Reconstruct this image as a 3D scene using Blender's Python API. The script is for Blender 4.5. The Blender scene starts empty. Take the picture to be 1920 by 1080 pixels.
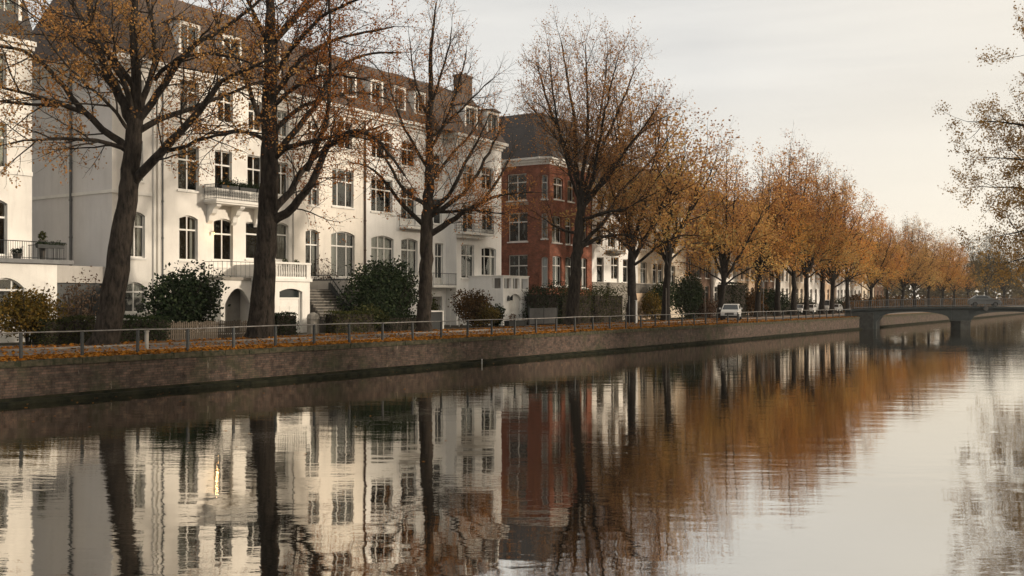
import bpy, math, random
import numpy as np
from mathutils import Vector
R = math.radians
PI = math.pi
scene = bpy.context.scene
COL = scene.collection
rng = random.Random(7)

# ------------------------------------------------------------------ camera
F = 1867.0                       # focal length in photo pixels (1920 wide)
HY = 560.0                       # horizon row
CAMZ = 4.0
TH = math.atan(1240.0 / F)       # street direction against the view axis
SN, CS = math.sin(TH), math.cos(TH)
cam_d = bpy.data.cameras.new('camera')
cam = bpy.data.objects.new('camera', cam_d)
COL.objects.link(cam)
cam.location = (0, 0, CAMZ)
cam.rotation_euler = (PI / 2, 0, TH)
cam_d.sensor_width = 36
cam_d.lens = F * 36 / 1920
cam_d.shift_y = 20 / 1920
cam_d.clip_end = 5000
scene.camera = cam
scene.view_settings.view_transform = 'Standard'
scene.view_settings.look = 'None'
scene.view_settings.exposure = 0.08
scene.view_settings.gamma = 1
scene.render.resolution_x, scene.render.resolution_y = 1024, 576
scene.cycles.max_bounces = 8
scene.cycles.transparent_max_bounces = 24
scene.cycles.volume_bounces = 0
scene.cycles.caustics_reflective = False
scene.cycles.caustics_refractive = False
scene.cycles.sample_clamp_indirect = 3.0

# ------------------------------------------------------------------ light
SUN_AZ, SUN_EL = R(67), R(12)    # azimuth from +Y towards +X
SUND = Vector((math.sin(SUN_AZ) * math.cos(SUN_EL), math.cos(SUN_AZ) * math.cos(SUN_EL), math.sin(SUN_EL)))
sl = bpy.data.lights.new('sun', 'SUN')
sl.energy = 3.3
sl.angle = R(4)
sl.color = (1.0, 0.85, 0.67)
so = bpy.data.objects.new('sun', sl)
COL.objects.link(so)
so.rotation_euler = SUND.to_track_quat('Z', 'Y').to_euler()

w = bpy.data.worlds.new('World')
scene.world = w
w.use_nodes = True
nt = w.node_tree
for n in list(nt.nodes):
    nt.nodes.remove(n)


def N(tree, typ, **kw):
    n = tree.nodes.new(typ)
    for k, v in kw.items():
        if k.startswith('i_'):
            n.inputs[k[2:].replace('_', ' ')].default_value = v
        else:
            setattr(n, k, v)
    return n


def L(tree, a, b):
    tree.links.new(a, b)


sky = N(nt, 'ShaderNodeTexSky', sky_type='NISHITA', sun_disc=False, sun_elevation=SUN_EL, sun_rotation=SUN_AZ,
        air_density=1.0, dust_density=4.0, ozone_density=1.0)
tc = N(nt, 'ShaderNodeTexCoord')
sep = N(nt, 'ShaderNodeSeparateXYZ')
L(nt, tc.outputs['Generated'], sep.inputs[0])
# high thin overcast veil: pale cloud with long faint streaks
mp = N(nt, 'ShaderNodeMapping')
mp.inputs['Scale'].default_value = (1.0, 1.0, 9.0)
L(nt, tc.outputs['Generated'], mp.inputs[0])
no = N(nt, 'ShaderNodeTexNoise', i_Scale=2.2, i_Detail=7.0, i_Roughness=0.55)
L(nt, mp.outputs[0], no.inputs['Vector'])
cr = N(nt, 'ShaderNodeValToRGB')
cr.color_ramp.elements[0].position = 0.32
cr.color_ramp.elements[0].color = (7.4, 7.3, 7.05, 1)
cr.color_ramp.elements[1].position = 0.66
cr.color_ramp.elements[1].color = (8.9, 8.7, 8.25, 1)
L(nt, no.outputs['Fac'], cr.inputs[0])
# warm cream band of cloud low over the horizon
el = N(nt, 'ShaderNodeMapRange')
el.inputs['From Min'].default_value = 0.0
el.inputs['From Max'].default_value = 0.22
el.inputs['To Min'].default_value = 1.0
el.inputs['To Max'].default_value = 0.0
L(nt, sep.outputs['Z'], el.inputs[0])
dot = N(nt, 'ShaderNodeVectorMath', operation='DOT_PRODUCT')
L(nt, tc.outputs['Generated'], dot.inputs[0])
dot.inputs[1].default_value = SUND
gl = N(nt, 'ShaderNodeMapRange')
gl.inputs['From Min'].default_value = 0.05
gl.inputs['From Max'].default_value = 1.0
L(nt, dot.outputs['Value'], gl.inputs[0])
mul = N(nt, 'ShaderNodeMath', operation='MULTIPLY')
L(nt, el.outputs[0], mul.inputs[0])
mul.inputs[1].default_value = 0.85
mw = N(nt, 'ShaderNodeMix', data_type='RGBA')
L(nt, mul.outputs[0], mw.inputs['Factor'])
L(nt, cr.outputs[0], mw.inputs['A'])
mw.inputs['B'].default_value = (11.2, 10.2, 8.5, 1)
mg = N(nt, 'ShaderNodeMix', data_type='RGBA')
L(nt, gl.outputs[0], mg.inputs['Factor'])
L(nt, mw.outputs['Result'], mg.inputs['A'])
mg.inputs['B'].default_value = (12.4, 10.8, 8.3, 1)
mx = N(nt, 'ShaderNodeMix', data_type='RGBA')
mx.inputs['Factor'].default_value = 0.9
L(nt, sky.outputs[0], mx.inputs['A'])
L(nt, mg.outputs['Result'], mx.inputs['B'])
bg = N(nt, 'ShaderNodeBackground', i_Strength=0.1)
L(nt, mx.outputs['Result'], bg.inputs[0])
wo = N(nt, 'ShaderNodeOutputWorld')
L(nt, bg.outputs[0], wo.inputs[0])


# ------------------------------------------------------------------ measuring helpers (photo pixel -> metres)
def dep(px, X):                       # depth of the point of plane x = X seen in photo column px
    t = (px - 960) / F
    return -X / (SN - CS * t)


def Yp(px, X):
    t = (px - 960) / F
    return dep(px, X) * (CS + SN * t)


def Zp(px, py, X):
    return CAMZ - (py - HY) * dep(px, X) / F


def at(px, py, depth):
    t = (px - 960) / F * depth
    return np.array((t * CS - depth * SN, t * SN + depth * CS, CAMZ - (py - HY) * depth / F))


G = 1.6                               # street level above the water
QPTS = [(-60, -38.6), (20.4, -36.6), (50, -35.6), (80, -34.9), (130, -34.0), (200, -33.4), (700, -33.0)]


def qx(Y):
    return float(np.interp(Y, [q[0] for q in QPTS], [q[1] for q in QPTS]))


# ------------------------------------------------------------------ materials
def base_mat(name):
    m = bpy.data.materials.new(name)
    m.use_nodes = True
    t = m.node_tree
    b = t.nodes['Principled BSDF']
    return m, t, b


def c4(c):
    return (c[0], c[1], c[2], 1)


def pm(name, c1, c2=None, scale=3.0, rough=0.7, bump=0.0, bscale=20.0, spec=0.3, metal=0.0, streak=0.0, stretch=(1, 1, 1), rnd=0.0):
    m, t, b = base_mat(name)
    b.inputs['Roughness'].default_value = rough
    b.inputs['Specular IOR Level'].default_value = spec
    b.inputs['Metallic'].default_value = metal
    c2 = c2 or tuple(x * 0.8 for x in c1)
    g = N(t, 'ShaderNodeNewGeometry')
    mpn = N(t, 'ShaderNodeMapping')
    mpn.inputs['Scale'].default_value = stretch
    L(t, g.outputs['Position'], mpn.inputs[0])
    n1 = N(t, 'ShaderNodeTexNoise', i_Scale=scale, i_Detail=6.0, i_Roughness=0.6)
    L(t, mpn.outputs[0], n1.inputs['Vector'])
    r = N(t, 'ShaderNodeValToRGB')
    r.color_ramp.elements[0].position = 0.35
    r.color_ramp.elements[0].color = c4(c2)
    r.color_ramp.elements[1].position = 0.62
    r.color_ramp.elements[1].color = c4(c1)
    L(t, n1.outputs['Fac'], r.inputs[0])
    out = r.outputs[0]
    if streak:
        mp2 = N(t, 'ShaderNodeMapping')
        mp2.inputs['Scale'].default_value = (1.6, 1.6, 0.22)
        L(t, g.outputs['Position'], mp2.inputs[0])
        n2 = N(t, 'ShaderNodeTexNoise', i_Scale=1.6, i_Detail=5.0, i_Roughness=0.65)
        L(t, mp2.outputs[0], n2.inputs['Vector'])
        mr = N(t, 'ShaderNodeMapRange')
        mr.inputs['From Min'].default_value = 0.5
        mr.inputs['From Max'].default_value = 0.72
        mr.inputs['To Max'].default_value = streak
        L(t, n2.outputs['Fac'], mr.inputs[0])
        mm = N(t, 'ShaderNodeMix', data_type='RGBA')
        L(t, mr.outputs[0], mm.inputs['Factor'])
        L(t, out, mm.inputs['A'])
        mm.inputs['B'].default_value = c4([x * 0.55 for x in c1])
        out = mm.outputs['Result']
    if rnd:
        oi = N(t, 'ShaderNodeObjectInfo')
        hs = N(t, 'ShaderNodeHueSaturation')
        mr2 = N(t, 'ShaderNodeMapRange')
        mr2.inputs['To Min'].default_value = 1 - rnd
        mr2.inputs['To Max'].default_value = 1 + rnd
        L(t, oi.outputs['Random'], mr2.inputs[0])
        L(t, mr2.outputs[0], hs.inputs['Value'])
        L(t, out, hs.inputs['Color'])
        out = hs.outputs[0]
    L(t, out, b.inputs['Base Color'])
    if bump:
        n3 = N(t, 'ShaderNodeTexNoise', i_Scale=bscale, i_Detail=6.0, i_Roughness=0.65)
        L(t, mpn.outputs[0], n3.inputs['Vector'])
        bp = N(t, 'ShaderNodeBump', i_Strength=0.8, i_Distance=bump)
        L(t, n3.outputs['Fac'], bp.inputs['Height'])
        L(t, bp.outputs[0], b.inputs['Normal'])
    return m


def brick_mat(name, c1, c2, mortar, bw=0.24, bh=0.075, along='y', stain=None, stain_amt=0.0, moss=None, rough=0.85, nsc=0.9, lo=0.5, hi=1.35):
    m, t, b = base_mat(name)
    b.inputs['Roughness'].default_value = rough
    b.inputs['Specular IOR Level'].default_value = 0.2
    g = N(t, 'ShaderNodeNewGeometry')
    s = N(t, 'ShaderNodeSeparateXYZ')
    L(t, g.outputs['Position'], s.inputs[0])
    add = N(t, 'ShaderNodeMath', operation='ADD')
    L(t, s.outputs['X'], add.inputs[0])
    L(t, s.outputs['Y'], add.inputs[1])
    cb = N(t, 'ShaderNodeCombineXYZ')
    L(t, add.outputs[0] if along == 'xy' else s.outputs['Y'], cb.inputs[0])
    L(t, s.outputs['Z'], cb.inputs[1])
    br = N(t, 'ShaderNodeTexBrick')
    br.inputs['Scale'].default_value = 1.0
    br.inputs['Brick Width'].default_value = bw
    br.inputs['Row Height'].default_value = bh
    br.inputs['Mortar Size'].default_value = 0.008 if bh < .1 else 0.014
    br.inputs['Color1'].default_value = c4(c1)
    br.inputs['Color2'].default_value = c4(c2)
    br.inputs['Mortar'].default_value = c4(mortar)
    L(t, cb.outputs[0], br.inputs['Vector'])
    n1 = N(t, 'ShaderNodeTexNoise', i_Scale=nsc, i_Detail=8.0, i_Roughness=0.75)
    L(t, g.outputs['Position'], n1.inputs['Vector'])
    mr = N(t, 'ShaderNodeMapRange')
    mr.inputs['From Min'].default_value = 0.3
    mr.inputs['From Max'].default_value = 0.7
    mr.inputs['To Min'].default_value = lo
    mr.inputs['To Max'].default_value = hi
    L(t, n1.outputs['Fac'], mr.inputs[0])
    mu = N(t, 'ShaderNodeVectorMath', operation='SCALE')
    L(t, br.outputs['Color'], mu.inputs[0])
    L(t, mr.outputs[0], mu.inputs['Scale'])
    out = mu.outputs[0]
    if stain:
        mp2 = N(t, 'ShaderNodeMapping')
        mp2.inputs['Scale'].default_value = (3.0, 3.0, 0.8)
        L(t, g.outputs['Position'], mp2.inputs[0])
        n2 = N(t, 'ShaderNodeTexNoise', i_Scale=1.1, i_Detail=9.0, i_Roughness=0.72)
        L(t, mp2.outputs[0], n2.inputs['Vector'])
        m2 = N(t, 'ShaderNodeMapRange')
        m2.inputs['From Min'].default_value = 0.62
        m2.inputs['From Max'].default_value = 0.74
        m2.inputs['To Max'].default_value = stain_amt
        L(t, n2.outputs['Fac'], m2.inputs[0])
        mm = N(t, 'ShaderNodeMix', data_type='RGBA')
        L(t, m2.outputs[0], mm.inputs['Factor'])
        L(t, out, mm.inputs['A'])
        mm.inputs['B'].default_value = c4(stain)
        out = mm.outputs['Result']
    if moss:
        n4 = N(t, 'ShaderNodeTexNoise', i_Scale=0.5, i_Detail=8.0, i_Roughness=0.75)
        L(t, g.outputs['Position'], n4.inputs['Vector'])
        m4 = N(t, 'ShaderNodeMapRange')
        m4.inputs['From Min'].default_value = 0.5
        m4.inputs['From Max'].default_value = 0.68
        m4.inputs['To Max'].default_value = 0.75
        L(t, n4.outputs['Fac'], m4.inputs[0])
        mm = N(t, 'ShaderNodeMix', data_type='RGBA')
        L(t, m4.outputs[0], mm.inputs['Factor'])
        L(t, out, mm.inputs['A'])
        mm.inputs['B'].default_value = c4(moss)
        out = mm.outputs['Result']
    L(t, out, b.inputs['Base Color'])
    bp = N(t, 'ShaderNodeBump', i_Strength=0.6, i_Distance=0.012)
    L(t, br.outputs['Fac'], bp.inputs['Height'])
    bp.invert = True
    n3 = N(t, 'ShaderNodeTexNoise', i_Scale=9.0, i_Detail=6.0)
    L(t, g.outputs['Position'], n3.inputs['Vector'])
    bp2 = N(t, 'ShaderNodeBump', i_Strength=0.6, i_Distance=0.02)
    L(t, n3.outputs['Fac'], bp2.inputs['Height'])
    L(t, bp.outputs[0], bp2.inputs['Normal'])
    L(t, bp2.outputs[0], b.inputs['Normal'])
    return m


def leaf_mat(name, cols, transl=0.35, rnd=0.25):
    """per-leaf colour from a face attribute, thin translucent leaf"""
    m = bpy.data.materials.new(name)
    m.use_nodes = True
    t = m.node_tree
    for n in list(t.nodes):
        t.nodes.remove(n)
    a = N(t, 'ShaderNodeAttribute', attribute_name='rnd')
    r = N(t, 'ShaderNodeValToRGB')
    els = r.color_ramp.elements
    while len(els) < len(cols):
        els.new(0.5)
    for i, c in enumerate(cols):
        els[i].position = i / (len(cols) - 1)
        els[i].color = c4(c)
    L(t, a.outputs['Fac'], r.inputs[0])
    oi = N(t, 'ShaderNodeObjectInfo')
    mr = N(t, 'ShaderNodeMapRange')
    mr.inputs['To Min'].default_value = 1 - rnd
    mr.inputs['To Max'].default_value = 1 + rnd
    L(t, oi.outputs['Random'], mr.inputs[0])
    hs = N(t, 'ShaderNodeHueSaturation')
    L(t, mr.outputs[0], hs.inputs['Value'])
    L(t, r.outputs[0], hs.inputs['Color'])
    m7 = N(t, 'ShaderNodeMath', operation='MULTIPLY')
    m7.inputs[1].default_value = 7.31
    L(t, oi.outputs['Random'], m7.inputs[0])
    m8 = N(t, 'ShaderNodeMath', operation='FRACT')
    L(t, m7.outputs[0], m8.inputs[0])
    m9 = N(t, 'ShaderNodeMapRange')
    m9.inputs['To Min'].default_value = 0.5 - rnd * .06
    m9.inputs['To Max'].default_value = 0.5 + rnd * .03
    L(t, m8.outputs[0], m9.inputs[0])
    L(t, m9.outputs[0], hs.inputs['Hue'])
    m10 = N(t, 'ShaderNodeMapRange')
    m10.inputs['To Min'].default_value = 1.12
    m10.inputs['To Max'].default_value = 1.12 - rnd * .9
    L(t, m8.outputs[0], m10.inputs[0])
    L(t, m10.outputs[0], hs.inputs['Saturation'])
    d = N(t, 'ShaderNodeBsdfDiffuse')
    tr = N(t, 'ShaderNodeBsdfTranslucent')
    L(t, hs.outputs[0], d.inputs[0])
    L(t, hs.outputs[0], tr.inputs[0])
    mx_ = N(t, 'ShaderNodeMixShader')
    mx_.inputs[0].default_value = transl
    L(t, d.outputs[0], mx_.inputs[1])
    L(t, tr.outputs[0], mx_.inputs[2])
    o = N(t, 'ShaderNodeOutputMaterial')
    L(t, mx_.outputs[0], o.inputs[0])
    return m


M = {}
M['stucco'] = pm('stucco_white', (0.82, 0.80, 0.76), (0.72, 0.70, 0.665), 0.5, 0.85, 0.004, 30, 0.2, streak=0.22)
M['stucco_cool'] = pm('stucco_cool_white', (0.83, 0.825, 0.81), (0.76, 0.755, 0.745), 0.6, 0.85, 0.004, 30, 0.2, streak=0.2)
M['stucco_warm'] = pm('stucco_warm', (0.80, 0.755, 0.69), (0.68, 0.645, 0.59), 0.5, 0.85, 0.004, 30, 0.2, streak=0.24)
M['stucco_gable'] = pm('stucco_gable', (0.70, 0.69, 0.69), (0.62, 0.61, 0.61), 0.4, 0.85, 0.004, 30, 0.2, streak=0.2)
M['stucco_cream'] = pm('stucco_cream', (0.66, 0.58, 0.47), (0.56, 0.49, 0.4), 0.6, 0.85, 0.004, 30, 0.2, streak=0.35)
M['stucco_grey'] = pm('stucco_grey', (0.5, 0.48, 0.45), (0.42, 0.40, 0.38), 0.6, 0.85, 0.004, 30, 0.2, streak=0.4)
M['stucco_peach'] = pm('stucco_peach', (0.62, 0.47, 0.34), (0.52, 0.39, 0.28), 0.6, 0.85, 0.004, 30, 0.2, streak=0.35)
M['white_trim'] = pm('white_painted_trim', (0.76, 0.75, 0.72), (0.68, 0.67, 0.64), 2.0, 0.55, 0, spec=0.35)
M['brick_red'] = brick_mat('red_brick', (0.30, 0.098, 0.054), (0.19, 0.066, 0.042), (0.2, 0.135, 0.105), along='xy', nsc=1.6, lo=.45, hi=1.45)
M['brick_brown'] = brick_mat('brown_brick', (0.20, 0.12, 0.08), (0.15, 0.085, 0.06), (0.2, 0.16, 0.13), along='xy')
M['quay'] = brick_mat('quay_brick', (0.098, 0.064, 0.05), (0.05, 0.038, 0.032), (0.045, 0.038, 0.032), 0.33, 0.105, 'y', (0.46, 0.40, 0.34), 0.75, (0.04, 0.046, 0.022), nsc=2.6, lo=0.2, hi=2.0)
M['coping'] = pm('mossy_coping_stone', (0.085, 0.072, 0.05), (0.026, 0.03, 0.017), 4.5, 0.95, 0.03, 14, 0.1)
M['ledge'] = pm('wet_ledge_stone', (0.026, 0.026, 0.017), (0.007, 0.009, 0.007), 1.6, 0.95, 0.02, 10, 0.03)
M['slate'] = pm('brown_slate', (0.105, 0.072, 0.055), (0.06, 0.044, 0.036), 5.0, 0.65, 0.03, 9, 0.3, stretch=(1, 1, 3))
M['slate_dark'] = pm('dark_slate', (0.062, 0.052, 0.047), (0.034, 0.031, 0.031), 5.0, 0.6, 0.03, 9, 0.35, stretch=(1, 1, 3))
M['iron'] = pm('dark_iron', (0.03, 0.034, 0.036), (0.02, 0.024, 0.026), 8, 0.55, 0, spec=0.4)
M['zinc'] = pm('grey_zinc', (0.13, 0.135, 0.14), (0.09, 0.095, 0.10), 3, 0.5, 0, spec=0.4)
M['rail'] = pm('weathered_rail', (0.24, 0.225, 0.21), (0.13, 0.12, 0.115), 4, 0.5, 0, spec=0.4)
M['stone'] = pm('grey_stone', (0.30, 0.28, 0.25), (0.19, 0.18, 0.16), 2.5, 0.85, 0.01, 20, 0.2, streak=0.3)
M['dark_stone'] = pm('dark_stone_steps', (0.09, 0.08, 0.07), (0.045, 0.045, 0.042), 3, 0.85, 0.01, 15, 0.2)
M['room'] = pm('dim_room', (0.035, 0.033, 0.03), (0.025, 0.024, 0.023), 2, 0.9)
M['curtain'] = pm('net_curtain', (0.52, 0.5, 0.47), (0.36, 0.35, 0.33), 3, 0.9, stretch=(6, 6, 0.3), rnd=0.25)
M['grey_door_shade'] = pm('grey_door_and_shade', (0.22, 0.21, 0.195), (0.18, 0.17, 0.16), 3, 0.6)  # door paint, also the shade coloured in behind a porch parapet
M['bark'] = pm('bark', (0.048, 0.039, 0.032), (0.009, 0.008, 0.0075), 3.5, 0.95, 0.06, 7, 0.1, stretch=(1.6, 1.6, 0.5))
M['bark_far'] = pm('bark_far', (0.032, 0.027, 0.024), (0.013, 0.0115, 0.011), 3.5, 0.95, 0, spec=0.1)
M['leaf_gold'] = leaf_mat('autumn_leaves_gold', [(0.16, 0.075, 0.03), (0.33, 0.165, 0.055), (0.46, 0.26, 0.085), (0.26, 0.19, 0.07)], 0.5)
M['leaf_rust'] = leaf_mat('autumn_leaves_rust', [(0.24, 0.11, 0.05), (0.42, 0.195, 0.07), (0.56, 0.29, 0.09), (0.38, 0.24, 0.09)], 0.6)
M['leaf_row'] = leaf_mat('autumn_leaves_row', [(0.26, 0.135, 0.07), (0.46, 0.225, 0.085), (0.62, 0.34, 0.10), (0.44, 0.32, 0.12)], 0.55, 0.2)
M['leaf_olive'] = leaf_mat('autumn_leaves_olive', [(0.05, 0.038, 0.02), (0.12, 0.085, 0.035), (0.17, 0.125, 0.05)], 0.4)
M['leaf_umber'] = leaf_mat('umber_leaves', [(0.15, 0.09, 0.03), (0.33, 0.20, 0.06), (0.48, 0.30, 0.085)], 0.6)
M['leaf_dark'] = leaf_mat('evergreen_leaves', [(0.010, 0.018, 0.010), (0.022, 0.036, 0.018), (0.045, 0.06, 0.028)], 0.15)
M['leaf_green'] = leaf_mat('shrub_leaves', [(0.022, 0.03, 0.012), (0.045, 0.055, 0.02), (0.09, 0.085, 0.03)], 0.25)
M['leaf_yellow'] = leaf_mat('yellowing_leaves', [(0.05, 0.045, 0.016), (0.13, 0.10, 0.03), (0.20, 0.13, 0.035)], 0.3)
M['leaf_brown'] = leaf_mat('brown_leaves', [(0.045, 0.03, 0.016), (0.10, 0.055, 0.02), (0.17, 0.075, 0.02)], 0.3)
M['leaf_dry'] = leaf_mat('dry_leaves', [(0.06, 0.04, 0.028), (0.12, 0.075, 0.05), (0.18, 0.12, 0.08)], 0.3)
M['litter'] = leaf_mat('fallen_leaf_litter', [(0.09, 0.045, 0.02), (0.23, 0.10, 0.036), (0.35, 0.165, 0.055), (0.19, 0.12, 0.055)], 0.1, 0.0)
M['soil'] = pm('leafy_soil', (0.21, 0.105, 0.045), (0.08, 0.05, 0.03), 6, 0.95, 0.03, 25, 0.1)
M['ground'] = pm('garden_ground', (0.07, 0.06, 0.045), (0.04, 0.038, 0.028), 2, 0.95, 0.02, 15, 0.1)
M['asphalt'] = pm('asphalt', (0.115, 0.10, 0.092), (0.085, 0.074, 0.068), 3, 0.9, 0.004, 60, 0.2)
M['kerb'] = pm('kerb_stone', (0.2, 0.18, 0.16), (0.13, 0.12, 0.11), 4, 0.9, 0.004, 40, 0.2)
M['bridge'] = pm('dark_bridge_steel', (0.022, 0.030, 0.033), (0.014, 0.02, 0.022), 2, 0.7, 0, spec=0.3)
M['bridge_stone'] = pm('dark_bridge_stone', (0.036, 0.038, 0.037), (0.018, 0.02, 0.02), 2, 0.85, 0.02, 6, 0.2)
M['car_white'] = pm('white_car_paint', (0.72, 0.72, 0.71), (0.66, 0.66, 0.65), 1, 0.25, 0, spec=0.5)
M['car_silver'] = pm('silver_car_paint', (0.42, 0.43, 0.43), (0.38, 0.39, 0.39), 1, 0.3, 0, spec=0.5, metal=0.3)
M['car_grey'] = pm('grey_car_paint', (0.16, 0.165, 0.165), (0.13, 0.135, 0.135), 1, 0.4, 0, spec=0.4)
M['car_glass'] = pm('car_glass', (0.02, 0.026, 0.028), (0.016, 0.02, 0.022), 1, 0.08, 0, spec=0.6)
M['rubber'] = pm('rubber', (0.02, 0.02, 0.02), (0.015, 0.015, 0.015), 5, 0.8)
M['chrome'] = pm('grey_grille', (0.12, 0.12, 0.12), (0.08, 0.08, 0.08), 5, 0.4, metal=0.5)
M['lens_clear'] = pm('headlight_glass', (0.75, 0.75, 0.72), (0.6, 0.6, 0.58), 6, 0.15, spec=0.6)
M['lens_amber'] = pm('amber_indicator', (0.55, 0.2, 0.04), (0.45, 0.16, 0.03), 6, 0.2, spec=0.6)
M['white_plastic'] = pm('white_plastic', (0.75, 0.75, 0.73), (0.62, 0.62, 0.6), 6, 0.5)
M['terracotta'] = pm('terracotta', (0.25, 0.11, 0.06), (0.18, 0.085, 0.05), 6, 0.8)
M['wood_grey'] = pm('weathered_wood', (0.13, 0.105, 0.08), (0.075, 0.062, 0.05), 3, 0.9, stretch=(4, 4, 0.4))
M['panel_grey'] = pm('grey_metal_panel', (0.085, 0.085, 0.088), (0.065, 0.065, 0.068), 3, 0.6)
M['sign_dark'] = pm('dark_sign_back', (0.05, 0.05, 0.05), (0.035, 0.035, 0.035), 5, 0.6)

# window glass: see-through, with a reflection that grows towards grazing
m = bpy.data.materials.new('window_glass')
m.use_nodes = True
t = m.node_tree
for n in list(t.nodes):
    t.nodes.remove(n)
lw = N(t, 'ShaderNodeFresnel', i_IOR=1.9)
g_ = N(t, 'ShaderNodeNewGeometry')
nz = N(t, 'ShaderNodeTexNoise', i_Scale=1.7, i_Detail=1.0)
L(t, g_.outputs['Position'], nz.inputs['Vector'])
bp = N(t, 'ShaderNodeBump', i_Strength=0.35, i_Distance=0.02)
L(t, nz.outputs['Fac'], bp.inputs['Height'])
gls = N(t, 'ShaderNodeBsdfGlossy', i_Roughness=0.03)
gls.inputs['Color'].default_value = (0.8, 0.84, 0.85, 1)
L(t, bp.outputs[0], gls.inputs['Normal'])
trn = N(t, 'ShaderNodeBsdfTransparent')
trn.inputs['Color'].default_value = (0.78, 0.82, 0.8, 1)
mxs = N(t, 'ShaderNodeMixShader')
L(t, lw.outputs[0], mxs.inputs[0])
L(t, trn.outputs[0], mxs.inputs[1])
L(t, gls.outputs[0], mxs.inputs[2])
o_ = N(t, 'ShaderNodeOutputMaterial')
L(t, mxs.outputs[0], o_.inputs[0])
M['glass'] = m

# water
m = bpy.data.materials.new('canal_water')
m.use_nodes = True
t = m.node_tree
for n in list(t.nodes):
    t.nodes.remove(n)
g_ = N(t, 'ShaderNodeNewGeometry')


def ripple(sc, rot, amp, detail):
    mr_ = N(t, 'ShaderNodeMapping')
    mr_.inputs['Rotation'].default_value = (0, 0, rot)
    L(t, g_.outputs['Position'], mr_.inputs[0])
    mp_ = N(t, 'ShaderNodeMapping')
    mp_.inputs['Scale'].default_value = sc
    L(t, mr_.outputs[0], mp_.inputs[0])
    n_ = N(t, 'ShaderNodeTexNoise', i_Scale=1.0, i_Detail=detail, i_Roughness=0.5)
    L(t, mp_.outputs[0], n_.inputs['Vector'])
    ml = N(t, 'ShaderNodeMath', operation='MULTIPLY')
    L(t, n_.outputs['Fac'], ml.inputs[0])
    ml.inputs[1].default_value = amp
    return ml.outputs[0]


def madd(a, b, op='ADD'):
    q = N(t, 'ShaderNodeMath', operation=op)
    L(t, a, q.inputs[0])
    L(t, b, q.inputs[1])
    return q.outputs[0]


# patches of calm and of ruffled water
pt = N(t, 'ShaderNodeTexNoise', i_Scale=0.11, i_Detail=3.0)
L(t, g_.outputs['Position'], pt.inputs['Vector'])
pr = N(t, 'ShaderNodeMapRange')
pr.inputs['From Min'].default_value = 0.38
pr.inputs['From Max'].default_value = 0.66
pr.inputs['To Min'].default_value = 0.25
pr.inputs['To Max'].default_value = 1.0
L(t, pt.outputs['Fac'], pr.inputs[0])
swell = ripple((0.35, 0.9, 1), -R(28), 0.0075, 2.0)
small = ripple((1.6, 4.6, 1), -R(36), 0.0034, 3.0)
fine = ripple((7.0, 17.0, 1), -R(30), 0.0007, 2.0)
h = madd(swell, madd(madd(small, fine), pr.outputs[0], 'MULTIPLY'))
bp = N(t, 'ShaderNodeBump', i_Strength=1.0, i_Distance=1.0)
L(t, h, bp.inputs['Height'])
gls = N(t, 'ShaderNodeBsdfGlossy', i_Roughness=0.015)
gls.inputs['Color'].default_value = (0.93, 0.90, 0.85, 1)
L(t, bp.outputs[0], gls.inputs['Normal'])
df = N(t, 'ShaderNodeBsdfDiffuse')
df.inputs['Color'].default_value = (0.004, 0.006, 0.0055, 1)
lw = N(t, 'ShaderNodeLayerWeight', i_Blend=0.5)
mr = N(t, 'ShaderNodeMapRange')
mr.inputs['From Min'].default_value = 0.55
mr.inputs['From Max'].default_value = 0.97
mr.inputs['To Min'].default_value = 0.70
mr.inputs['To Max'].default_value = 0.88
L(t, lw.outputs['Facing'], mr.inputs[0])
mxs = N(t, 'ShaderNodeMixShader')
L(t, mr.outputs[0], mxs.inputs[0])
L(t, df.outputs[0], mxs.inputs[1])
L(t, gls.outputs[0], mxs.inputs[2])
o_ = N(t, 'ShaderNodeOutputMaterial')
L(t, mxs.outputs[0], o_.inputs[0])
M['water'] = m


# ------------------------------------------------------------------ object helpers
def tag(o, label=None, cat=None, group=None, kind=None):
    if label:
        o['label'] = label
    if cat:
        o['category'] = cat
    if group:
        o['group'] = group
    if kind:
        o['kind'] = kind
    return o


def thing(name, label, cat, loc, group=None, rz=0.0):
    o = bpy.data.objects.new(name, None)
    COL.objects.link(o)
    o.location = loc
    o.rotation_euler = (0, 0, rz)
    o.empty_display_size = 0.3
    return tag(o, label, cat, group)


ABS = {}


def world_of(o):
    """sum of parent translations (roots here are unrotated when MB uses world coordinates)"""
    v = Vector((0, 0, 0))
    while o is not None:
        v += Vector(o.location)
        o = o.parent
    return v


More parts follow.
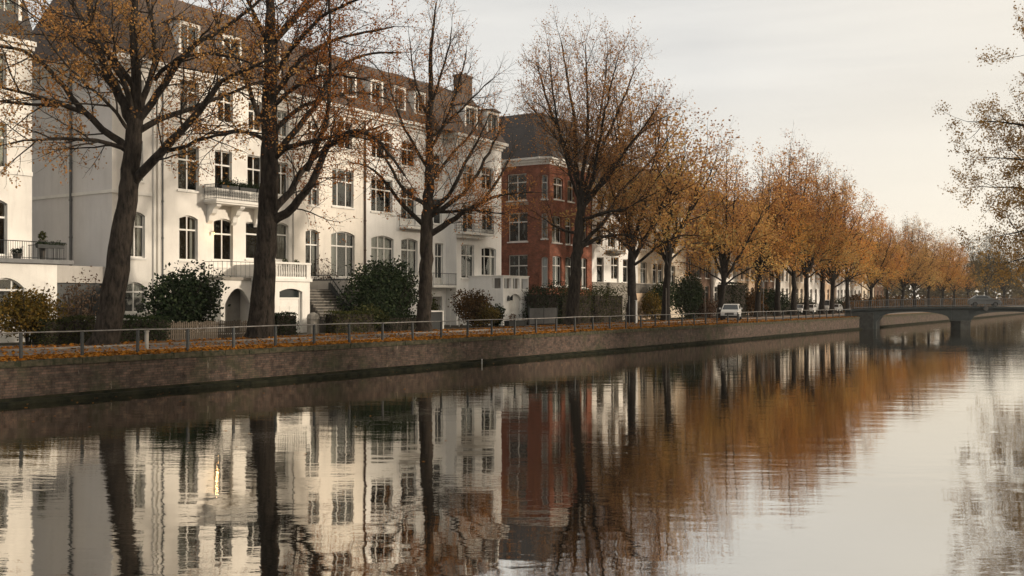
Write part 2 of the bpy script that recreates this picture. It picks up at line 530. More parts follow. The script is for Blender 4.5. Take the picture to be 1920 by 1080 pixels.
class MB:
    """collects faces in world coordinates; build() links ONE mesh object"""
    def __init__(s):
        s.v, s.f, s.mi = [], [], []
        s.cur = 0

    def face(s, pts):
        b = len(s.v)
        s.v.extend([tuple(map(float, p)) for p in pts])
        s.f.append(tuple(range(b, b + len(pts))))
        s.mi.append(s.cur)

    def hexa(s, p):          # 8 points: bottom 4 ccw, top 4
        b = len(s.v)
        s.v.extend([tuple(map(float, q)) for q in p])
        for q in ((0, 3, 2, 1), (4, 5, 6, 7), (0, 1, 5, 4), (1, 2, 6, 5), (2, 3, 7, 6), (3, 0, 4, 7)):
            s.f.append(tuple(b + i for i in q))
            s.mi.append(s.cur)

    def box(s, x0, y0, z0, x1, y1, z1):
        s.hexa([(x0, y0, z0), (x1, y0, z0), (x1, y1, z0), (x0, y1, z0), (x0, y0, z1), (x1, y0, z1), (x1, y1, z1), (x0, y1, z1)])

    def prism(s, poly, axis_a, axis_b):
        """poly: list of 3d points (closed profile), swept from offset axis_a to axis_b (3d vectors)"""
        a = [tuple(np.array(p) + np.array(axis_a)) for p in poly]
        c = [tuple(np.array(p) + np.array(axis_b)) for p in poly]
        n = len(poly)
        b = len(s.v)
        s.v.extend(a + c)
        s.f.append(tuple(b + i for i in range(n)))
        s.f.append(tuple(b + n + i for i in reversed(range(n))))
        s.mi += [s.cur] * 2
        for i in range(n):
            j = (i + 1) % n
            s.f.append((b + i, b + n + i, b + n + j, b + j))
            s.mi.append(s.cur)

    def tube(s, pts, rad, n=8, cap=True):
        pts = [np.array(p, float) for p in pts]
        rad = rad if hasattr(rad, '__len__') else [rad] * len(pts)
        b = len(s.v)
        up = np.array((0, 0, 1.0))
        for i, p in enumerate(pts):
            d = pts[min(i + 1, len(pts) - 1)] - pts[max(i - 1, 0)]
            d /= (np.linalg.norm(d) + 1e-9)
            a = np.cross(d, up)
            if np.linalg.norm(a) < 0.05:
                a = np.cross(d, (1.0, 0, 0))
            a /= np.linalg.norm(a)
            c = np.cross(d, a)
            for k in range(n):
                th = 2 * PI * k / n
                s.v.append(tuple(p + rad[i] * (a * math.cos(th) + c * math.sin(th))))
        for i in range(len(pts) - 1):
            for k in range(n):
                k2 = (k + 1) % n
                s.f.append((b + i * n + k, b + i * n + k2, b + (i + 1) * n + k2, b + (i + 1) * n + k))
                s.mi.append(s.cur)
        if cap:
            s.f.append(tuple(b + k for k in reversed(range(n))))
            s.f.append(tuple(b + (len(pts) - 1) * n + k for k in range(n)))
            s.mi += [s.cur] * 2

    def build(s, name, mats, parent=None, smooth=False):
        mats = mats if isinstance(mats, (list, tuple)) else [mats]
        me = bpy.data.meshes.new(name)
        off = np.array(world_of(parent)) if parent is not None else np.zeros(3)
        vv = np.array(s.v, float).reshape(-1, 3) - off
        me.from_pydata(vv.tolist(), [], s.f)
        for q in mats:
            me.materials.append(q)
        if len(mats) > 1:
            me.polygons.foreach_set('material_index', s.mi)
        if smooth:
            me.polygons.foreach_set('use_smooth', [True] * len(me.polygons))
        me.update()
        o = bpy.data.objects.new(name, me)
        COL.objects.link(o)
        if parent is not None:
            o.parent = parent
        return o


def np_mesh(name, verts, faces4, mat, parent=None, rnd=None, off=None, smooth=False):
    me = bpy.data.meshes.new(name)
    nv, nf = len(verts), len(faces4)
    k = faces4.shape[1]
    me.vertices.add(nv)
    v = verts if off is None else verts - off
    me.vertices.foreach_set('co', np.ascontiguousarray(v, np.float32).ravel())
    me.loops.add(nf * k)
    me.loops.foreach_set('vertex_index', np.ascontiguousarray(faces4, np.int32).ravel())
    me.polygons.add(nf)
    me.polygons.foreach_set('loop_start', np.arange(0, nf * k, k, dtype=np.int32))
    me.polygons.foreach_set('loop_total', np.full(nf, k, np.int32))
    if smooth:
        me.polygons.foreach_set('use_smooth', np.ones(nf, bool))
    me.materials.append(mat)
    me.update(calc_edges=True)
    if rnd is not None:
        a = me.attributes.new('rnd', 'FLOAT', 'FACE')
        a.data.foreach_set('value', np.ascontiguousarray(rnd, np.float32))
    o = bpy.data.objects.new(name, me)
    COL.objects.link(o)
    if parent is not None:
        o.parent = parent
    return o


def leaf_quads(P, size, seed, rnd_bias=None, flat=0.0):
    """rhombic, slightly folded leaves at the points P"""
    r = np.random.RandomState(seed)
    n = len(P)
    d = r.normal(size=(n, 3))
    d[:, 2] *= (1 - flat)
    d /= np.linalg.norm(d, axis=1)[:, None]
    e = r.normal(size=(n, 3))
    e[:, 2] *= (1 - flat)
    e -= d * (e * d).sum(1)[:, None]
    e /= np.linalg.norm(e, axis=1)[:, None]
    s = size * r.uniform(0.6, 1.35, n)[:, None]
    a, b = d * s * 0.5, e * s * 0.33
    V = np.stack([P - a, P + b + a * 0.1, P + a, P - b + a * 0.1], 1).reshape(-1, 3)
    Fq = np.arange(n * 4).reshape(n, 4)
    rv = r.uniform(0, 1, n) if rnd_bias is None else np.clip(rnd_bias + r.uniform(-0.3, 0.3, n), 0, 1)
    return V, Fq, rv


# ------------------------------------------------------------------ the setting
def ribbon(name, off0, off1, z, mat, ys, kind='structure'):
    mb = MB()
    for a, b in zip(ys[:-1], ys[1:]):
        mb.face([(qx(a) + off0, a, z), (qx(b) + off0, b, z), (qx(b) + off1, b, z), (qx(a) + off1, a, z)])
    o = mb.build(name, mat)
    return tag(o, kind=kind)


YS = [-60, 0, 20.4, 35, 50, 65, 80, 105, 130, 165, 200, 300, 450, 700]
RB = [(-60, 2.5), (0, 0.6), (60, -2.6), (90, -4.6), (130, -7.0), (200, -9.5), (700, -14.0)]


def rx(Y):
    return float(np.interp(Y, [q[0] for q in RB], [q[1] for q in RB]))


gm = MB()
for a, b in zip(YS[:-1], YS[1:]):
    gm.face([(-1800, a, G), (qx(a) - 0.3, a, G), (qx(b) - 0.3, b, G), (-1800, b, G)])
    gm.face([(rx(a) + 0.3, a, G), (1800, a, G), (1800, b, G), (rx(b) + 0.3, b, G)])
gm.face([(-1800, 700, G), (1800, 700, G), (1800, 2400, G), (-1800, 2400, G)])
gm.face([(-1800, -900, G), (1800, -900, G), (1800, -60, G), (-1800, -60, G)])
tag(gm.build('ground', M['ground']), kind='structure')
wm = MB()
wm.face([(-40, -61, 0), (6, -61, 0), (6, 701, 0), (-40, 701, 0)])
tag(wm.build('water', M['water']), kind='structure')
ribbon('verge', -0.45, -2.7, G + 0.008, M['soil'], YS)
ribbon('road', -2.85, -7.6, G + 0.012, M['asphalt'], YS)
ribbon('tree_strip', -7.75, -11.2, G + 0.008, M['soil'], YS)
ribbon('footpath', -11.3, -13.0, G + 0.012, M['asphalt'], YS)
km = MB()
for o0 in (-2.7, -7.6):
    for a, b in zip(YS[:-1], YS[1:]):
        km.hexa([(qx(a) + o0 - 0.15, a, G - 0.2), (qx(a) + o0, a, G - 0.2), (qx(b) + o0, b, G - 0.2), (qx(b) + o0 - 0.15, b, G - 0.2),
                 (qx(a) + o0 - 0.15, a, G + 0.1), (qx(a) + o0, a, G + 0.1), (qx(b) + o0, b, G + 0.1), (qx(b) + o0 - 0.15, b, G + 0.1)])
tag(km.build('kerb', M['kerb']), kind='structure')

# quay walls
def quay(fx, sgn, name, label):
    root = thing(name, label, 'quay wall', (fx(60), 60, 0))
    b1, b2, b3 = MB(), MB(), MB()
    ys = sorted(set(YS + list(range(0, 135, 3))))
    r = random.Random(3)
    zj = {y: r.uniform(-0.015, 0.015) for y in ys}
    xj = {y: r.uniform(-0.012, 0.012) for y in ys}

    def seg(mb, a, b, o0, o1, z0, z1, jit=0.0):
        xa0, xa1 = fx(a) + sgn * o0, fx(a) + sgn * (o1 + xj[a] * jit)
        xb0, xb1 = fx(b) + sgn * o0, fx(b) + sgn * (o1 + xj[b] * jit)
        za, zb = z1 + zj[a] * jit, z1 + zj[b] * jit
        mb.hexa([(xa0, a, z0), (xa1, a, z0), (xb1, b, z0), (xb0, b, z0), (xa0, a, za), (xa1, a, za), (xb1, b, zb), (xb0, b, zb)])
    for a, b in zip(ys[:-1], ys[1:]):
        seg(b1, a, b, -0.7, 0.0, -1.0, G - 0.2)
        seg(b3, a, b, 0.002, 0.32, -1.0, 0.13, 1.5)
    b4 = MB()
    for a, b in zip(ys[:-1], ys[1:]):
        seg(b4, a, b, 0.001, 0.012, -1.0, 0.25, .9)
    b4.build('tide_band', M['ledge'], root)
    yc = -60.0
    while yc < 690:          # coping stones, butted with open joints
        ln_ = r.uniform(1.1, 1.7) if -5 < yc < 150 else 24.0
        a, b = yc + .012, yc + ln_ - .012
        dz_, dx_ = r.uniform(-.022, .022), r.uniform(-.02, .02)
        b2.hexa([(fx(a) - sgn * .5, a, G - .199), (fx(a) + sgn * (.06 + dx_), a, G - .199), (fx(b) + sgn * (.06 + dx_), b, G - .199), (fx(b) - sgn * .5, b, G - .199),
                 (fx(a) - sgn * .5, a, G + .03 + dz_), (fx(a) + sgn * (.05 + dx_), a, G + .025 + dz_), (fx(b) + sgn * (.05 + dx_), b, G + .025 + dz_ + r.uniform(-.01, .01)), (fx(b) - sgn * .5, b, G + .03 + dz_)])
        yc += ln_
    b1.build('wall_face', M['quay'], root)
    b2.build('coping', M['coping'], root)
    b3.build('ledge', M['ledge'], root)


quay(qx, 1, 'quay_wall', 'brown brick canal wall with mossy coping below the leaf strewn promenade')
quay(rx, -1, 'quay_wall', 'brick canal wall of the bank under the overhanging tree')

# railing along the quay
rt = thing('quay_railing', 'thin grey post and rail fence along the canal edge', 'railing', (qx(60) - 0.7, 60, G))
mb = MB()
ys = [14 + 2.55 * i for i in range(47)]
ys = [y for y in ys if y < 132]
rr = random.Random(5)
tops = [G + 1.06 + rr.uniform(-0.02, 0.02) for y in ys]
mb.tube([(qx(y) - 0.7, y, z) for y, z in zip(ys, tops)], 0.03, 6)
mb.build('top_rail', M['rail'], rt, True)
for y, z in zip(ys, tops):
    mb = MB()
    lean = rr.uniform(-0.03, 0.03)
    x = qx(y) - 0.7
    mb.hexa([(x - 0.05, y - 0.05, G - 0.1), (x + 0.05, y - 0.05, G - 0.1), (x + 0.05, y + 0.05, G - 0.1), (x - 0.05, y + 0.05, G - 0.1),
             (x - 0.05 + lean, y - 0.05, z), (x + 0.05 + lean, y - 0.05, z), (x + 0.05 + lean, y + 0.05, z), (x - 0.05 + lean, y + 0.05, z)])
    mb.build('post', M['iron'], rt)

# fallen leaves
r_ = np.random.RandomState(11)
n = 26000
yy = 14 + 120 * r_.uniform(0, 1, n) ** 1.7
xx = np.interp(yy, [q[0] for q in QPTS], [q[1] for q in QPTS]) + 0.02 - 2.8 * r_.beta(1.5, 1.3, n)
n2 = 9000
y2 = 22 + 90 * r_.uniform(0, 1, n2)
x2 = np.interp(y2, [q[0] for q in QPTS], [q[1] for q in QPTS]) - 2.8 - 8.2 * r_.beta(0.6, 0.6, n2)
P = np.stack([np.r_[xx, x2], np.r_[yy, y2], np.full(n + n2, G + 0.035) + r_.uniform(0, 0.05, n + n2)], 1)
V, Fq, rv = leaf_quads(P, 0.17, 4, flat=0.75)
tag(np_mesh('fallen_leaves', V, Fq, M['litter'], rnd=rv), 'orange and brown fallen leaves strewn over the canal verge', 'fallen leaves', kind='stuff')


# a few leaves afloat
n = 150
yy = 18 + 60 * r_.uniform(0, 1, n) ** 1.4
xx = np.interp(yy, [q[0] for q in QPTS], [q[1] for q in QPTS]) + .4 + 22 * r_.uniform(0, 1, n) ** 2.2
P = np.stack([xx, yy, np.full(n, .012)], 1)
V, Fq, rv = leaf_quads(P, 0.13, 6, flat=0.97)
V[:, 2] = .006 + (V[:, 2] - V[:, 2].mean()) * .05 + .01
tag(np_mesh('floating_leaves', V, Fq, M['litter'], rnd=rv), 'scattered fallen leaves floating on the dark canal water', 'floating leaves', kind='stuff')


# ------------------------------------------------------------------ facades
class Frame:
    """vertical panel: s along the wall, o outward, z up"""
    def __init__(s, p0, p1):
        s.p0 = np.array(p0, float)
        d = np.array(p1, float) - s.p0
        s.len = float(np.hypot(*d))
        s.d = d / s.len
        s.n = np.array((s.d[1], -s.d[0]))

    def pt(s, u, o, z):
        q = s.p0 + s.d * u + s.n * o
        return (q[0], q[1], z)

    def box(s, mb, u0, u1, o0, o1, z0, z1):
        mb.hexa([s.pt(u0, o0, z0), s.pt(u0, o1, z0), s.pt(u1, o1, z0), s.pt(u1, o0, z0),
                 s.pt(u0, o0, z1), s.pt(u0, o1, z1), s.pt(u1, o1, z1), s.pt(u1, o0, z1)])


def arc(u0, u1, zt, rise, n=8):
    w_ = u1 - u0
    return [(u0 + w_ * i / n, zt - rise + rise * (1 - (2 * i / n - 1) ** 2)) for i in range(n + 1)]


RD = 0.24


def panel(mb, fr, z0, z1, ops, room=True):
    """wall panel with openings (u0,u1,zb,zt,rise,style): reveals, arched heads, a dim room niche behind (material 1)"""
    us = sorted(set([0.0, fr.len] + [q for o in ops for q in o[:2]]))
    zs = sorted(set([z0, z1] + [q for o in ops for q in o[2:4]]))
    for a, b in zip(us[:-1], us[1:]):
        for c, d in zip(zs[:-1], zs[1:]):
            um, zm = (a + b) / 2, (c + d) / 2
            if any(o[0] < um < o[1] and o[2] < zm < o[3] for o in ops):
                continue
            if b - a < 1e-4 or d - c < 1e-4:
                continue
            mb.face([fr.pt(a, 0, c), fr.pt(b, 0, c), fr.pt(b, 0, d), fr.pt(a, 0, d)])
    for o in ops:
        u0, u1, zb, zt, rise = o[:5]
        mb.face([fr.pt(u0, 0, zb), fr.pt(u0, -RD, zb), fr.pt(u1, -RD, zb), fr.pt(u1, 0, zb)])
        zs_ = zt - rise
        mb.face([fr.pt(u0, 0, zb), fr.pt(u0, 0, zs_), fr.pt(u0, -RD, zs_), fr.pt(u0, -RD, zb)])
        mb.face([fr.pt(u1, 0, zb), fr.pt(u1, -RD, zb), fr.pt(u1, -RD, zs_), fr.pt(u1, 0, zs_)])
        if rise > 0.01:
            A = arc(u0, u1, zt, rise)
            for (a, za), (b, zb_) in zip(A[:-1], A[1:]):
                mb.face([fr.pt(a, 0, za), fr.pt(b, 0, zb_), fr.pt(b, 0, zt), fr.pt(a, 0, zt)])
                mb.face([fr.pt(a, 0, za), fr.pt(a, -RD, za), fr.pt(b, -RD, zb_), fr.pt(b, 0, zb_)])
                mb.face([fr.pt(a, -RD, za), fr.pt(a, -RD, zt), fr.pt(b, -RD, zt), fr.pt(b, -RD, zb_)])
        else:
            mb.face([fr.pt(u0, 0, zt), fr.pt(u1, 0, zt), fr.pt(u1, -RD, zt), fr.pt(u0, -RD, zt)])
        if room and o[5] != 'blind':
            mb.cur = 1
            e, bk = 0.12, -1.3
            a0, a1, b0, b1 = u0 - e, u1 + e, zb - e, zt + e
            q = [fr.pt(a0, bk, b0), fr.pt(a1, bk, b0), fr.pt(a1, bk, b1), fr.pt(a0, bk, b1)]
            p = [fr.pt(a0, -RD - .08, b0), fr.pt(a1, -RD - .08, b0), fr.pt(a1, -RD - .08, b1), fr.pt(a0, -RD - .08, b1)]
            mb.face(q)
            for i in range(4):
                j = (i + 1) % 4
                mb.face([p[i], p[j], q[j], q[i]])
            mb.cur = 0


def window(root, fr, o, sill=True, curtain=None, far=False):
    u0, u1, zb, zt, rise, st = o[:6]
    w_, h_ = u1 - u0, zt - zb
    if st == 'blind':
        return
    mb = MB()
    b = 0.075
    of, ob = -RD + 0.06, -RD - 0.01
    zi = zt - (0.0 if rise > 0.01 else 0.0)
    fr.box(mb, u0, u0 + b, ob, of, zb, zi - rise)
    fr.box(mb, u1 - b, u1, ob, of, zb, zi - rise)
    fr.box(mb, u0 + b, u1 - b, ob, of, zb, zb + b * 1.2)
    if rise > 0.01:
        A = arc(u0, u1, zt, rise)
        for (a, za), (c, zc) in zip(A[:-1], A[1:]):
            mb.hexa([fr.pt(a, ob, za - b), fr.pt(a, of, za - b), fr.pt(c, of, zc - b), fr.pt(c, ob, zc - b),
                     fr.pt(a, ob, za - .002), fr.pt(a, of, za - .002), fr.pt(c, of, zc - .002), fr.pt(c, ob, zc - .002)])
    else:
        fr.box(mb, u0 + b, u1 - b, ob, of, zt - b, zt)
    zt2 = zt - b - rise * 0.5
    tz = zb + h_ * 0.68
    bars = {'cross': [0.5], 'triple': [0.3, 0.7], 'single': [], 'door': [0.5], 'twin': [0.36, 0.64]}[st]
    for k in bars:
        c = u0 + w_ * k
        hw = 0.045 if st != 'twin' else 0.06
        fr.box(mb, c - hw, c + hw, ob, of - 0.012, zb + b * 1.2, zt - b if rise > 0.01 else zt2)
    fr.box(mb, u0 + b, u1 - b, ob - .002, of + 0.012, tz - 0.055, tz + 0.055)
    if st == 'door':
        fr.box(mb, u0 + b, u1 - b, ob - .004, of - 0.02, zb + b, zb + h_ * 0.16)
    wo_ = mb.build('window' if st != 'door' else 'balcony_door', M['white_trim'], root)
    mb = MB()
    fr.box(mb, u0 + 0.01, u1 - 0.01, -RD + 0.012, -RD + 0.02, zb + 0.01, zt - 0.01)
    if rise > 0.01:      # keep the pane inside the arched head
        mb = MB()
        A = arc(u0, u1, zt, rise)
        mb.face([fr.pt(u0 + .01, -RD + .015, zb + .01), fr.pt(u1 - .01, -RD + .015, zb + .01)] + [fr.pt(a, -RD + .015, z_ - .01) for a, z_ in reversed(A)])
    mb.build('pane', M['glass'], wo_)
    if sill and st != 'door':
        mb = MB()
        fr.box(mb, u0 - 0.1, u1 + 0.1, -RD + 0.07, 0.1, zb - 0.13, zb - 0.003)
        mb.build('sill', M['white_trim'], wo_)
    cu = curtain if curtain is not None else rng.choice(['none', 'side', 'side', 'half', 'left', 'none', 'full'])
    if cu != 'none' and st != 'door' or cu == 'full':
        mb = MB()
        oc = -RD - 0.16
        rs = {'side': [(0, 0.24), (0.78, 1)], 'half': [(0, 1)], 'left': [(0, 0.4)], 'full': [(0, 1)]}.get(cu, [(0, .3)])
        for a, c in rs:
            n_ = max(3, int((c - a) * w_ / 0.09))
            zlo = zb + (h_ * 0.5 if cu == 'half' else 0.05)
            for i in range(n_):
                ua, ub = u0 + w_ * (a + (c - a) * i / n_), u0 + w_ * (a + (c - a) * (i + 1) / n_)
                oa, ob2 = oc + (0.03 if i % 2 else -0.03), oc + (-0.03 if i % 2 else 0.03)
                mb.face([fr.pt(ua, oa, zlo), fr.pt(ub, ob2, zlo), fr.pt(ub, ob2, zt), fr.pt(ua, oa, zt)])
        mb.build('curtain', M['curtain'], wo_)
    return wo_


def ops_px(fr, X, lst):
    """photo rectangles (px0, px1, ytop, ybottom, style, rise) on plane x=X -> panel openings"""
    out = []
    for (a, b, yt, yb, st, rise) in lst:
        m_ = (a + b) / 2
        u0, u1 = Yp(a, X) - fr.p0[1], Yp(b, X) - fr.p0[1]
        out.append((max(u0, .15), min(u1, fr.len - .1), max(Zp(m_, yb, X), G + 0.35), Zp(m_, yt, X), rise, st))
    return out


def cornice(mb, fr, z, e0=0.0, e1=0.0, steps=((0.12, -0.75, -0.55), (0.3, -0.5, -0.28), (0.5, -0.275, 0.0))):
    for o, a, b in steps:
        fr.box(mb, -e0 * o, fr.len + e1 * o, -0.05, o, z + a, z + b)


def mansard(mb, Y0, Y1, xf, ze, zk, dpt, set_=2.2, over=0.35, hip0=0.0, hip1=0.0):
    """steep front slope, shallow upper slope; hip lets the end lean inwards"""
    xb = xf - dpt
    zr = zk + 1.1
    xm = (xf + xb) / 2
    A = [(xf + over, ze), (xf - set_, zk), (xm, zr), (xb + set_, zk), (xb - over, ze)]

    def pts(Y, hip):
        hh = [0, hip, hip * 1.3, hip, 0]
        return [(x, Y + h2, z) for (x, z), h2 in zip(A, hh)]
    p, q = pts(Y0 - (over if hip0 else 0), hip0), pts(Y1 + (over if hip1 else 0), -hip1)
    for i in range(4):
        mb.face([p[i], q[i], q[i + 1], p[i + 1]])
    mb.face([p[4], p[3], p[2], p[1], p[0]])
    mb.face(q)
    mb.face([p[0], p[4], q[4], q[0]])


def dormer(root, xf, yc, zb, w_, h_, roofm, front=0.7, length=2.2):
    """white dormer standing on the steep slope with a small window"""
    mb = MB()
    x0, x1 = xf - front - length, xf - front
    y0, y1 = yc - w_ / 2, yc + w_ / 2
    fr = Frame((x1, y0), (x1, y1))
    op = (0.2, w_ - 0.2, zb + 0.35, zb + h_ - 0.25, 0.0, 'cross')
    panel(mb, fr, zb, zb + h_, [op])
    mb.face([(x0, y0, zb), (x1, y0, zb), (x1, y0, zb + h_), (x0, y0, zb + h_)])
    mb.face([(x0, y1, zb), (x0, y1, zb + h_), (x1, y1, zb + h_), (x1, y1, zb)])
    mb.face([(x0, y0, zb), (x0, y1, zb), (x1, y1, zb), (x1, y0, zb)])
    d = mb.build('dormer', [M['white_trim'], M['room']], root)
    mb = MB()
    mb.prism([(x1 + 0.15, y0 - 0.15, zb + h_ + .003), (x1 + 0.15, y1 + 0.15, zb + h_ + .003), (x1 + 0.15, y1 + .15, zb + h_ + 0.1),
              (x1 + 0.15, yc, zb + h_ + 0.3), (x1 + 0.15, y0 - .15, zb + h_ + 0.1)], (0, 0, 0), (x0 - x1 - 0.15, 0, 0))
    mb.build('dormer_roof', roofm, d)
    mb = MB()
    u0, u1, za, zt = op[:4]
    for (a, b, c, e) in ((u0, u0 + .06, za, zt), (u1 - .06, u1, za, zt), (u0 + .06, u1 - .06, za, za + .06), (u0 + .06, u1 - .06, zt - .06, zt),
                         ((u0 + u1) / 2 - .035, (u0 + u1) / 2 + .035, za + .06, zt - .06)):
        fr.box(mb, a, b, -RD - .01, -RD + .05, c, e)
    mb.build('dormer_frame', M['white_trim'], d)
    mb = MB()
    fr.box(mb, u0 + .01, u1 - .01, -RD + .01, -RD + .02, za + .01, zt - .01)
    mb.build('dormer_pane', M['glass'], d)


def chimney(roof, x, y, z0, z1, w_=0.9, l_=1.3, mat=None):
    mb = MB()
    mb.box(x - w_ / 2, y - l_ / 2, z0, x + w_ / 2, y + l_ / 2, z1)
    mb.box(x - w_ / 2 - .08, y - l_ / 2 - .08, z1 + .002, x + w_ / 2 + .08, y + l_ / 2 + .08, z1 + .16)
    for k in (-0.3, 0.3):
        mb.tube([(x, y + k * l_ / 1.3, z1 + .162), (x, y + k * l_ / 1.3, z1 + .5)], 0.13, 8)
    mb.build('chimney', mat or M['brick_brown'], roof)


def railing(parent, pts, z0, h_, mat, name='balcony_railing', step=0.13, rb=0.011, rt_=0.026, ornate=False):
    """iron railing along a polyline of (x,y)"""
    mb = MB()
    for (a, b) in zip(pts[:-1], pts[1:]):
        a, b = np.array(a, float), np.array(b, float)
        ln = np.hypot(*(b - a))
        n_ = max(2, int(ln / step))
        mb.tube([(a[0], a[1], z0 + h_), (b[0], b[1], z0 + h_)], rt_, 5)
        mb.tube([(a[0], a[1], z0 + .08), (b[0], b[1], z0 + .08)], rt_ * .7, 5)
        if ornate:
            mb.tube([(a[0], a[1], z0 + h_ * .78), (b[0], b[1], z0 + h_ * .78)], rt_ * .7, 5)
        for i in range(n_ + 1):
            p = a + (b - a) * i / n_
            r_0 = rb * (1.9 if i % 7 == 0 else 1)
            mb.tube([(p[0], p[1], z0), (p[0], p[1], z0 + h_)], r_0, 4)
            if ornate and i < n_:
                q = a + (b - a) * (i + .5) / n_
                for k in (0.3, 0.5):
                    rad = step * 0.42
                    d = (b - a) / ln
                    ring = [(q[0] + d[0] * rad * math.cos(x), q[1] + d[1] * rad * math.cos(x), z0 + h_ * k + rad * math.sin(x)) for x in np.linspace(0, 2 * PI, 9)]
                    mb.tube(ring, rb * .8, 3)
    return mb.build(name, mat, parent)


def downpipe(root, x, y, z0, z1, mat, r_0=0.06):
    mb = MB()
    mb.tube([(x, y, z0), (x, y, z1)], r_0, 7)
    for z in np.arange(z0 + 1.5, z1, 2.4):
        mb.tube([(x, y, z), (x, y, z + .1)], r_0 * 1.35, 7)
    mb.build('downpipe', mat, root, False)


def wall_shell(mb, x0, x1, Y0, Y1, z0, z1, skip=()):
    """plain remaining sides of a box-shaped house"""
    if 'left' not in skip:
        mb.face([(x0, Y0, z0), (x1, Y0, z0), (x1, Y0, z1), (x0, Y0, z1)])
    if 'right' not in skip:
        mb.face([(x1, Y1, z0), (x0, Y1, z0), (x0, Y1, z1), (x1, Y1, z1)])
    if 'back' not in skip:
        mb.face([(x0, Y1, z0), (x0, Y0, z0), (x0, Y0, z1), (x0, Y1, z1)])
    if 'top' not in skip:
        mb.face([(x0, Y0, z1), (x1, Y0, z1), (x1, Y1, z1), (x0, Y1, z1)])


def leafy(name, C_, rad, n, mat, parent, seed, size=0.16, shell=0.35, lumps=9):
    """uneven leafy mass: leaves in lumps over an ellipsoid"""
    r = np.random.RandomState(seed)
    n = int(n * 1.7)
    C_ = np.array(C_, float)
    rad = np.array(rad, float)
    cs = r.normal(size=(lumps, 3))
    cs /= np.linalg.norm(cs, axis=1)[:, None]
    cs = cs * rad * 0.55 * r.uniform(0.5, 1.1, (lumps, 1))
    cs = np.vstack([cs, np.zeros((2, 3))])
    k = r.randint(0, len(cs), n)
    d = r.normal(size=(n, 3))
    d /= np.linalg.norm(d, axis=1)[:, None]
    rr_ = r.uniform(shell, 1.0, n)[:, None] ** 0.7
    lr = r.uniform(0.5, 0.72, len(cs))
    P = C_ + cs[k] + d * rr_ * rad * lr[k][:, None]
    # stray shoots
    m_ = r.uniform(0, 1, n) < 0.06
    P[m_] += d[m_] * rad * 0.18
    P[:, 2] = np.maximum(P[:, 2], G + 0.05)
    V, Fq, rv = leaf_quads(P, size * 1.3, seed)
    return np_mesh(name, V, Fq, mat, parent, rv, np.array(world_of(parent)) if parent is not None else None)


def shrub(px, X, w_, h_, mat, label, seed, n=2600, size=0.15, thick=None, stems=6, name='shrub', cat='shrub', z0=0.0, Y=None, group=None):
    Y = Yp(px, X) if Y is None else Y
    root = thing(name, label, cat, (X, Y, G), group)
    leafy('foliage', (X, Y, G + z0 + h_ * 0.5), (thick or w_ * 0.5, w_ * 0.55, h_ * 0.56), n, mat, root, seed, size)
    mb = MB()
    r = random.Random(seed)
    for i in range(stems):
        a = r.uniform(0, 2 * PI)
        p = np.array((X + .1 * math.cos(a), Y + .1 * math.sin(a), G - .05))
        q = p + np.array((math.cos(a) * w_ * .25, math.sin(a) * w_ * .3, h_ * r.uniform(.6, .95)))
        mb.tube([p, (p + q) / 2 + np.array((r.uniform(-.1, .1), r.uniform(-.1, .1), .1)), q], [.04, .025, .008], 5)
    mb.build('stem', M['bark'], root)
    return root


def hedge(X0, X1, Y0, Y1, h_, mat, label, seed, n=2500, size=0.11, name='hedge', clip=True):
    root = thing(name, label, 'hedge', ((X0 + X1) / 2, (Y0 + Y1) / 2, G))
    r = np.random.RandomState(seed)
    pts = []
    dims = np.array((X1 - X0, Y1 - Y0, h_))
    P = r.uniform(0, 1, (n, 3))
    ax = r.choice(3, n, p=np.array([dims[1] * dims[2] * 1.2, dims[0] * dims[2], dims[0] * dims[1]]) / (dims[1] * dims[2] * 1.2 + dims[0] * dims[2] + dims[0] * dims[1]))
    P[np.arange(n), ax] = np.where((r.uniform(0, 1, n) < 0.8) | (ax == 2), 1.0, 0.0)
    P[(ax == 1), 1] = (r.uniform(0, 1, (ax == 1).sum()) < 0.2)
    P = np.array((X0, Y0, G)) + P * dims
    amp = 0.05 if clip else 0.22
    ph = r.uniform(0, 6, 6)
    wav = np.sin(P[:, 1] * 1.1 + ph[0]) + np.sin(P[:, 2] * 1.7 + ph[1]) + np.sin(P[:, 1] * 2.3 + P[:, 0] + ph[2])
    P += r.normal(size=(n, 3)) * amp
    P[:, 2] += wav * amp * (P[:, 2] - G) / h_
    P[:, 0] += wav * amp
    V, Fq, rv = leaf_quads(P, size, seed)
    np_mesh('foliage', V, Fq, mat, root, rv, np.array(root.location))
    mb = MB()
    i_ = 0.12 if clip else 0.3
    mb.box(X0 + i_, Y0 + i_, G - .05, X1 - i_, Y1 - i_, G + h_ - i_ * 1.3)
    mb.build('inner_twigs', M['bark'], root)
    return root
